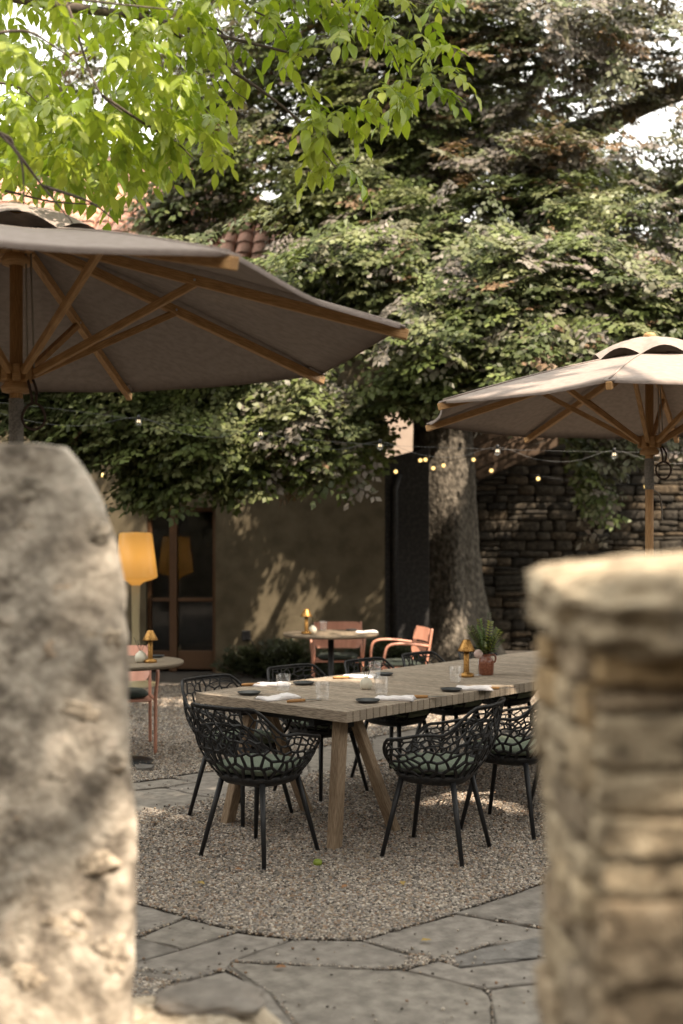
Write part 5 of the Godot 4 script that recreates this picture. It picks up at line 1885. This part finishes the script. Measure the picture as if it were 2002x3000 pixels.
func napkin(pos: Vector3, turn: float, label: String, seed_n: int) -> void:
	var o := thing("napkin", label, "napkin", pos, turn, "folded linen napkins")
	var nz := noise(seed_n, 9.0, 3)
	var st := begin(true)
	var n := 14
	var f := func(i: int, j: int, top: float) -> Vector3:
		var x := -1.0 + 2.0 * i / n
		var z := -1.0 + 2.0 * j / n
		var e := (1.0 - pow(absf(x), 8.0)) * (1.0 - pow(absf(z), 8.0))
		var y := 0.001 + top * (0.013 + nz.get_noise_2d(x * 0.1, z * 0.1) * 0.010 + 0.006 * (1.0 if x + z * 0.4 > 0.1 else 0.0)) * pow(maxf(e, 0.0), 0.3)
		return Vector3(x * 0.115 + nz.get_noise_2d(z * 0.1 + 3.0, x * 0.1) * 0.01, y, z * 0.062 + nz.get_noise_2d(x * 0.1 + 5.0, z * 0.05) * 0.012)
	for i in n:
		for j in n:
			quad(st, f.call(i, j, 1.0), f.call(i, j + 1, 1.0), f.call(i + 1, j + 1, 1.0), f.call(i + 1, j, 1.0))
			quad(st, f.call(i, j, 0.0), f.call(i + 1, j, 0.0), f.call(i + 1, j + 1, 0.0), f.call(i, j + 1, 0.0))
	part(o, "fold", done(st), M.linen)

func dish(pos: Vector3, label: String, k := 1.0) -> void:
	var o := thing("slate_dish", label, "dish", pos, 0.0, "small dark dishes")
	var st := begin(true)
	lathe(st, [Vector2(0.0, 0.0), Vector2(0.048 * k, 0.0), Vector2(0.066 * k, 0.014), Vector2(0.067 * k, 0.017), Vector2(0.062 * k, 0.017), Vector2(0.046 * k, 0.006), Vector2(0.0, 0.006)], 32)
	part(o, "bowl", done(st), M.slate_dish)

func knife(pos: Vector3, turn: float, label: String) -> void:
	var o := thing("table_knife", label, "knife", pos, turn, "wood handled knives")
	var st := begin(true)
	tube(st, [Vector3(-0.055, 0.009, 0), Vector3(-0.03, 0.0105, 0), Vector3(0.03, 0.0095, 0), Vector3(0.055, 0.009, 0)], [0.007, 0.0095, 0.009, 0.007], 8)
	part(o, "handle", done(st), M.handle)
	st = begin(false)
	prism(st, [Vector2(0.05, -0.008), Vector2(0.15, -0.008), Vector2(0.165, 0.002), Vector2(0.155, 0.008), Vector2(0.05, 0.008)], 0.0, 0.0018)
	part(o, "blade", done(st), M.steel, Transform3D(Basis(Vector3.RIGHT, -PI / 2), Vector3(0, 0.008, 0)))

func bud_vase(pos: Vector3, label: String, k: float, what: int) -> void:
	var o := thing("bud_vase", label, "vase", pos, rr(0, TAU), "round cream bud vases")
	var st := begin(true)
	lathe(st, [Vector2(0, 0), Vector2(0.022 * k, 0), Vector2(0.034 * k, 0.012 * k), Vector2(0.038 * k, 0.034 * k), Vector2(0.032 * k, 0.056 * k), Vector2(0.014 * k, 0.069 * k), Vector2(0.012 * k, 0.075 * k), Vector2(0.009 * k, 0.074 * k), Vector2(0.011 * k, 0.066 * k)], 28)
	part(o, "body", done(st), M.cream)
	var r := RandomNumberGenerator.new()
	r.seed = 300 + what
	for i in 5:
		var a := TAU * i / 5.0 + r.randf()
		var l := r.randf_range(0.05, 0.11)
		var top := Vector3(cos(a) * l * 0.5, 0.072 * k + l, sin(a) * l * 0.5)
		st = begin(true)
		tube(st, smooth_path([Vector3(0, 0.05 * k, 0), Vector3(cos(a) * 0.008, 0.075 * k, sin(a) * 0.008), top], 4), 0.0014, 5)
		part(o, "stem", done(st), M.twig)
		st = SurfaceTool.new()
		st.begin(Mesh.PRIMITIVE_TRIANGLES)
		for j in 7:
			var b := r.randf() * TAU
			simple_leaf(st, top.lerp(Vector3(0, 0.07 * k, 0), r.randf() * 0.5), Vector3(cos(b), 0.6, sin(b)), Vector3.UP, 0.018, 0.01, [Color(0.16, 0.13, 0.05), Color(0.10, 0.13, 0.04), Color(0.12, 0.09, 0.10)][j % 3])
		part(o, "leaf_tuft", st.commit(), M.herb)
	if what == 2:
		st = begin(true)
		st.set_color(Color(0.22, 0.07, 0.13))
		lathe(st, [Vector2(0, -0.018), Vector2(0.02, -0.012), Vector2(0.027, 0.004), Vector2(0.02, 0.018), Vector2(0, 0.022)], 14)
		part(o, "flower", done(st), M.herb, Transform3D(Basis.IDENTITY, Vector3(-0.03, 0.105, 0)))

func jug(pos: Vector3) -> void:
	var o := thing("terracotta_jug", "glazed brown terracotta jug holding a bunch of greenery", "jug", pos)
	var st := begin(true)
	lathe(st, [Vector2(0, 0), Vector2(0.043, 0), Vector2(0.047, 0.006), Vector2(0.050, 0.05), Vector2(0.050, 0.085), Vector2(0.044, 0.105), Vector2(0.029, 0.118), Vector2(0.027, 0.128), Vector2(0.032, 0.136), Vector2(0.029, 0.138), Vector2(0.024, 0.13), Vector2(0.025, 0.11)], 32)
	part(o, "body", done(st), M.terracotta)
	st = begin(true)
	tube(st, smooth_path([Vector3(0.028, 0.128, 0.0), Vector3(0.05, 0.132, 0), Vector3(0.062, 0.115, 0), Vector3(0.058, 0.09, 0), Vector3(0.047, 0.082, 0)], 5), 0.0065, 8)
	part(o, "handle", done(st), M.terracotta)
	var b := thing("greenery", "bunch of ferns and yellow green flowers standing in the brown jug", "flowers", pos)
	var r := RandomNumberGenerator.new()
	r.seed = 77
	for i in 34:
		var a := r.randf() * TAU
		var l := r.randf_range(0.08, 0.24)
		var lean := r.randf_range(0.15, 0.75)
		var root := Vector3(cos(a) * 0.012, 0.11, sin(a) * 0.012)
		var tip := Vector3(cos(a) * l * lean, 0.13 + l * (1.1 - lean * 0.5), sin(a) * l * lean)
		if i == 0:
			tip = Vector3(0.02, 0.40, 0.0)
		if i == 1:
			tip = Vector3(-0.10, 0.31, 0.02)
		var mid := root.lerp(tip, 0.5) + Vector3(0, 0.02, 0)
		st = SurfaceTool.new()
		st.begin(Mesh.PRIMITIVE_TRIANGLES)
		var path := smooth_path([root, mid, tip], 6)
		var kind := i % 4
		var col: Color = [Color(0.09, 0.15, 0.035), Color(0.13, 0.20, 0.04), Color(0.28, 0.31, 0.05), Color(0.34, 0.37, 0.20)][kind]
		if i < 2:
			col = Color(0.10, 0.11, 0.07)
		for j in range(3, path.size()):
			var t := float(j) / path.size()
			for s in [-1.0, 1.0]:
				var out: Vector3 = (path[j] - path[j - 1]).cross(Vector3(cos(a + 1.0), 0.3, sin(a + 1.0))).normalized() * s
				simple_leaf(st, path[j], out + (path[j] - path[j - 1]).normalized() * 0.7, Vector3.UP + Vector3(cos(a), 0, sin(a)) * 0.6, 0.042 * (1.25 - 0.7 * t) if kind < 2 else 0.026, 0.016 if kind < 2 else 0.019, col * r.randf_range(0.8, 1.2))
		part(b, "frond", st.commit(), M.herb)
		st = begin(true)
		tube(st, path, taper(path.size(), 0.002, 0.0008), 4, false)
		part(b, "stem", done(st), M.twig)
	# round pale disc on a wire beside the jug
	var d := thing("pink_disc", "pale pink round paper disc standing beside the brown jug", "table sign", pos + Vector3(-0.055, 0, 0.03))
	st = begin(true)
	lathe(st, [Vector2(0, -0.0015), Vector2(0.03, -0.0015), Vector2(0.03, 0.0015), Vector2(0, 0.0015)], 28)
	part(d, "disc", done(st), mat(lin(0.60, 0.45, 0.40), 0.8), Transform3D(Basis(Vector3.RIGHT, PI / 2 - 0.15), Vector3(0, 0.14, 0)))
	st = begin(true)
	tube(st, [Vector3(0, 0.0, 0.0), Vector3(0, 0.113, 0.004)], 0.0016, 5)
	lathe(st, [Vector2(0, 0), Vector2(0.02, 0), Vector2(0.02, 0.004), Vector2(0, 0.005)], 16)
	part(d, "wire_stand", done(st), M.steel)

func settings() -> void:
	long_table()
	chairs()
	brass_lamp(on_table(1367, 1983), "brass lamp standing on the long table beside the brown jug", 1.0)
	jug(on_table(1425, 1977))
	bud_vase(on_table(1073, 2020), "round cream bud vase with dry twigs in the middle of the long table", 0.98, 1)
	bud_vase(on_table(1607, 1945), "round white bud vase with a purple flower at the far end", 0.9, 2)
	var side := atan2(EX.z, -EX.x)
	napkin(on_table(818, 2047), 0.66, "white folded napkin at the head of the table, beside a wooden knife handle", 401)
	napkin(on_table(797, 2009), -0.1, "white folded napkin behind the water glass near the table head", 402)
	napkin(on_table(1155, 2049), -0.2, "white folded napkin on the near side, in front of the cream vase", 403)
	napkin(on_table(1388, 2019), -0.2, "white folded napkin on the near side, in front of the brass lamp", 404)
	napkin(on_table(1052, 1985), -0.1, "white folded napkin on the far side behind the cream vase", 405)
	dish(on_table(730, 2035), "small dark dish at the table head, left of the napkin")
	dish(on_table(890, 2006), "small dark dish on the far side, between two napkins")
	dish(on_table(1078, 2058), "small dark dish on the near side, left of the napkin below the cream vase")
	dish(on_table(1322, 2025), "small dark dish on the near side, below the brass lamp", 0.95)
	dish(on_table(1126, 1979), "small dark dish on the far side, right of the cream vase", 0.9)
	knife(on_table(868, 2058), 0.55, "wood handled knife beside the napkin at the table head")
	knife(on_table(735, 2010), 0.3, "wood handled knife left of the napkin behind the water glass")
	knife(on_table(1226, 2046), 0.2, "wood handled knife right of the napkin below the cream vase")
	knife(on_table(1000, 1989), 0.35, "wood handled knife on the far side, left of the napkin behind the vase")
	knife(on_table(1437, 2021), 0.2, "wood handled knife beside the napkin below the brass lamp")
	glass(on_table(830, 2027), "clear water glass near the table head in front of a napkin")
	glass(on_table(945, 2052), "clear water glass in the middle of the table head, left of the cream vase")
	glass(on_table(1118, 2036), "clear water glass just right of the cream vase")
	glass(on_table(1099, 1986), "clear water glass behind the cream vase on the far side")
	glass(on_table(1335, 2000), "clear water glass left of the brass lamp")

func side_tables() -> void:
	# near the floor lamp
	var c1 := Vector3(at(355, 0, 8.2).x, 0, -8.2)
	round_table(c1, "round wooden cafe table beside the mortared pillar, with a brass lamp", 0.46)
	var ch := armchair()
	ch.position = Vector3(at(350, 0, 8.72).x, 0, -8.72)
	ch.rotation.y = 0.26
	ch.set_meta("label", "salmon metal armchair behind the round table beside the mortared pillar")
	brass_lamp(gnd(441, 1941, TOP), "brass lamp on the round table beside the mortared pillar", 0.98)
	bud_vase(gnd(413, 1941, TOP), "white bud vase with dry twigs beside the brass lamp near the pillar", 1.15, 4)
	dish(gnd(462, 1926, TOP), "small dish at the back of the round table near the pillar", 0.8)
	# by the house wall
	var c2 := Vector3(at(970, 0, 11.1).x, 0, -11.1)
	round_table(c2, "round wooden cafe table on a black column in front of the house wall", 0.48)
	copy(ch, "armchair", "salmon metal armchair facing out behind the round table at the house wall", Vector3(at(990, 0, 11.85).x, 0, -11.85), 0.0)
	copy(ch, "armchair", "salmon metal armchair seen side on, right of the round table at the wall", Vector3(at(1168, 0, 11.15).x, 0, -11.15), -PI / 2 + 0.22)
	brass_lamp(gnd(898, 1857, TOP), "brass lamp on the round table at the house wall", 1.02)
	bud_vase(gnd(917, 1856, TOP), "white bud vase beside the brass lamp on the table at the house wall", 1.1, 5)
	napkin(gnd(1075, 1853, TOP), -0.1, "white folded napkin on the round table at the house wall", 406)
	dish(gnd(1030, 1848, TOP), "small dark dish on the round table at the house wall", 0.9)
	glass(gnd(948, 1848, TOP), "clear water glass on the round table at the house wall")

func floor_lamp() -> void:
	var d := 12.9
	var o := thing("floor_lamp", "giant amber glass floor lamp glowing beside the house door", "lamp", Vector3(at(398, 0, d).x, 0, -d))
	var px := d / F
	var y := func(v: float) -> float:
		return at(0, v, d).y
	var top: float = y.call(1560)
	var low: float = y.call(1690)
	var st := begin(true)
	lathe(st, [Vector2(13 * px, y.call(1715)), Vector2(22 * px, y.call(1706)), Vector2(46 * px, y.call(1699)), Vector2(62 * px, y.call(1692)), Vector2(63 * px, y.call(1686)), Vector2(48 * px, y.call(1566)), Vector2(44 * px, y.call(1561)), Vector2(0.0, y.call(1559))], 40)
	part(o, "lamp_shade", done(st), M.lamp_shade)
	st = begin(true)
	lathe(st, [Vector2(0.0, 0.0), Vector2(0.26, 0.0), Vector2(0.25, 0.03), Vector2(0.10, 0.07), Vector2(13 * px, 0.25), Vector2(11 * px, 0.7), Vector2(13 * px, y.call(1715))], 32)
	part(o, "stem", done(st), M.lamp_stem)
	var l := OmniLight3D.new()
	l.name = "lamp_light"
	l.light_color = Color(1.0, 0.80, 0.5)
	l.light_energy = 0.025
	l.light_size = 0.10
	l.omni_range = 12.0
	l.omni_attenuation = 2.0
	l.shadow_enabled = true
	l.position = Vector3(0.0, lerpf(low, top, 0.42), 0.0)
	o.add_child(l)

func string_lights() -> void:
	# near string: a straining wire and a cable that loops between big clear bulbs
	var d := 8.6
	var o := thing("string_lights", "wire with big clear globe bulbs strung across between the parasols", "string lights")
	var st := begin(true)
	tube(st, smooth_path([at(-300, 1150, d), at(100, 1190, d), at(500, 1240, d), at(1000, 1296, d), at(1450, 1316, d), at(1900, 1325, d), at(2500, 1325, d)], 6), 0.0009, 5)
	part(o, "wire", done(st), M.wire)
	var bulbs := [[-50, 1205], [407, 1233], [764, 1270], [1114, 1304], [1458, 1320], [1800, 1330], [2150, 1332]]
	var pts := []
	for i in bulbs.size():
		var b: Array = bulbs[i]
		pts.append(at(b[0], b[1] - 10, d))
		if i + 1 < bulbs.size():
			pts.append(at(lerpf(b[0], bulbs[i + 1][0], 0.33), lerpf(b[1], bulbs[i + 1][1], 0.33) + 22, d))
			pts.append(at(lerpf(b[0], bulbs[i + 1][0], 0.66), lerpf(b[1], bulbs[i + 1][1], 0.66) + 24, d))
	st = begin(true)
	tube(st, smooth_path(pts, 5), 0.0011, 5)
	part(o, "cable", done(st), M.wire)
	for b in bulbs:
		globe(o, at(b[0], b[1] - 9, d), 0.026, false)
	# far string with small warm lit bulbs
	var spots := [[[300, 1392], [410, 1372], [475, 1372], [630, 1396], [820, 1410], [1047, 1398], [1160, 1382], [1232, 1349]], [[1247, 1347], [1270, 1372], [1300, 1364], [1388, 1347], [1440, 1379], [1577, 1403], [1723, 1422], [1893, 1426], [2080, 1400]]]
	var dd := 14.1
	var text := ["dark cable with small glowing bulbs hung from the house to the beech trunk", "dark cable with small glowing bulbs hung from the beech trunk past the stone wall"]
	for k in 2:
		var q := thing("string_lights", text[k], "string lights")
		var path := []
		for b in spots[k]:
			path.append(at(b[0], b[1] - 9, dd))
		st = begin(true)
		tube(st, smooth_path(path, 5), 0.004, 5)
		part(q, "cable", done(st), M.metal_black)
		for b in spots[k]:
			globe(q, at(b[0], b[1] - 8, dd), 0.023, true)

func globe(o: Node3D, p: Vector3, r: float, lit: bool) -> void:
	var bulb := Node3D.new()
	bulb.name = "bulb"
	bulb.position = p
	o.add_child(bulb, true)
	var st := begin(true)
	lathe(st, [Vector2(0, -0.012), Vector2(r * 0.45, -0.012), Vector2(r * 0.5, 0.02), Vector2(0.0, 0.024)], 12)
	part(bulb, "cap", done(st), M.metal_black)
	var prof := []
	for i in 13:
		var a := -PI / 2.0 + PI * i / 12.0
		prof.append(Vector2(maxf(0.0, cos(a) * r), sin(a) * r - r - 0.01))
	st = begin(true)
	lathe(st, prof, 18)
	part(bulb, "globe", done(st), M.bulb_lit if lit else M.glass)
	if not lit:
		st = begin(true)
		tube(st, smooth_path([Vector3(-0.006, -0.012, 0), Vector3(-0.011, -0.035, 0.003), Vector3(0, -0.026, 0), Vector3(0.011, -0.035, -0.003), Vector3(0.006, -0.012, 0)], 5), 0.0022, 5)
		part(bulb, "filament", done(st), M.filament)

func small_things() -> void:
	var o := thing("green_walnut", "fallen green walnut lying on the gravel before the table leg", "nut", gnd(931, 2540))
	var st := begin(true)
	part(o, "husk", lump(3, 8, 2.2, 0.06), mat(lin(0.20, 0.26, 0.03), 0.5), Transform3D(Basis.from_scale(Vector3(0.045, 0.037, 0.038)), Vector3(0, 0.022, 0)))
	st = begin(true)
	tube(st, [Vector3(-0.021, 0.022, 0.0), Vector3(-0.028, 0.026, 0.003)], 0.002, 5)
	part(o, "stalk", done(st), M.twig)
	# fallen leaves, brown and yellow, lying singly
	var spots := [[700, 2560], [1180, 2600], [860, 2640], [1010, 2610], [590, 2600], [1420, 2580], [480, 2160], [560, 2130], [450, 2420], [820, 2850], [1250, 2770]]
	var mats := [mat(lin(0.25, 0.12, 0.05), 0.8), mat(lin(0.32, 0.22, 0.06), 0.8), mat(lin(0.15, 0.09, 0.05), 0.8)]
	for i in spots.size():
		var s: Array = spots[i]
		var where: String = ["in front of the head chair", "below the near chairs", "on the open gravel", "on the middle of the gravel", "beside the mortared pillar", "near the capstone pillar", "behind the salmon chair leg", "near the salmon chair", "on the shaded gravel by the slabs", "on the front paving slab", "on a slab below the gravel"][i]
		var l := thing("fallen_leaf", "small dry fallen leaf lying " + where, "leaf", gnd(s[0], s[1]) + Vector3(0, 0.022, 0), rr(0, TAU), "dry leaves on the ground")
		st = begin(true)
		leaflet(st, Vector3(-0.025, 0, 0), Vector3(1, 0.05, 0), Vector3.UP, 0.05, 0.028, 0.25, Color.WHITE)
		part(l, "blade", done(st), mats[i % 3])

func _ready() -> void:
	rng.seed = 20240
	camera_and_light()
	make_materials()
	ground()
	left_pillar()
	right_pillar()
	threshold()
	house()
	black_porch()
	stone_wall()
	enclosure()
	print("structure ", Time.get_ticks_msec())
	beech()
	far_trees()
	walnut()
	shade_tree()
	ground_ivy()
	print("trees ", Time.get_ticks_msec())
	parasols()
	settings()
	side_tables()
	floor_lamp()
	string_lights()
	small_things()
	print("done ", Time.get_ticks_msec())
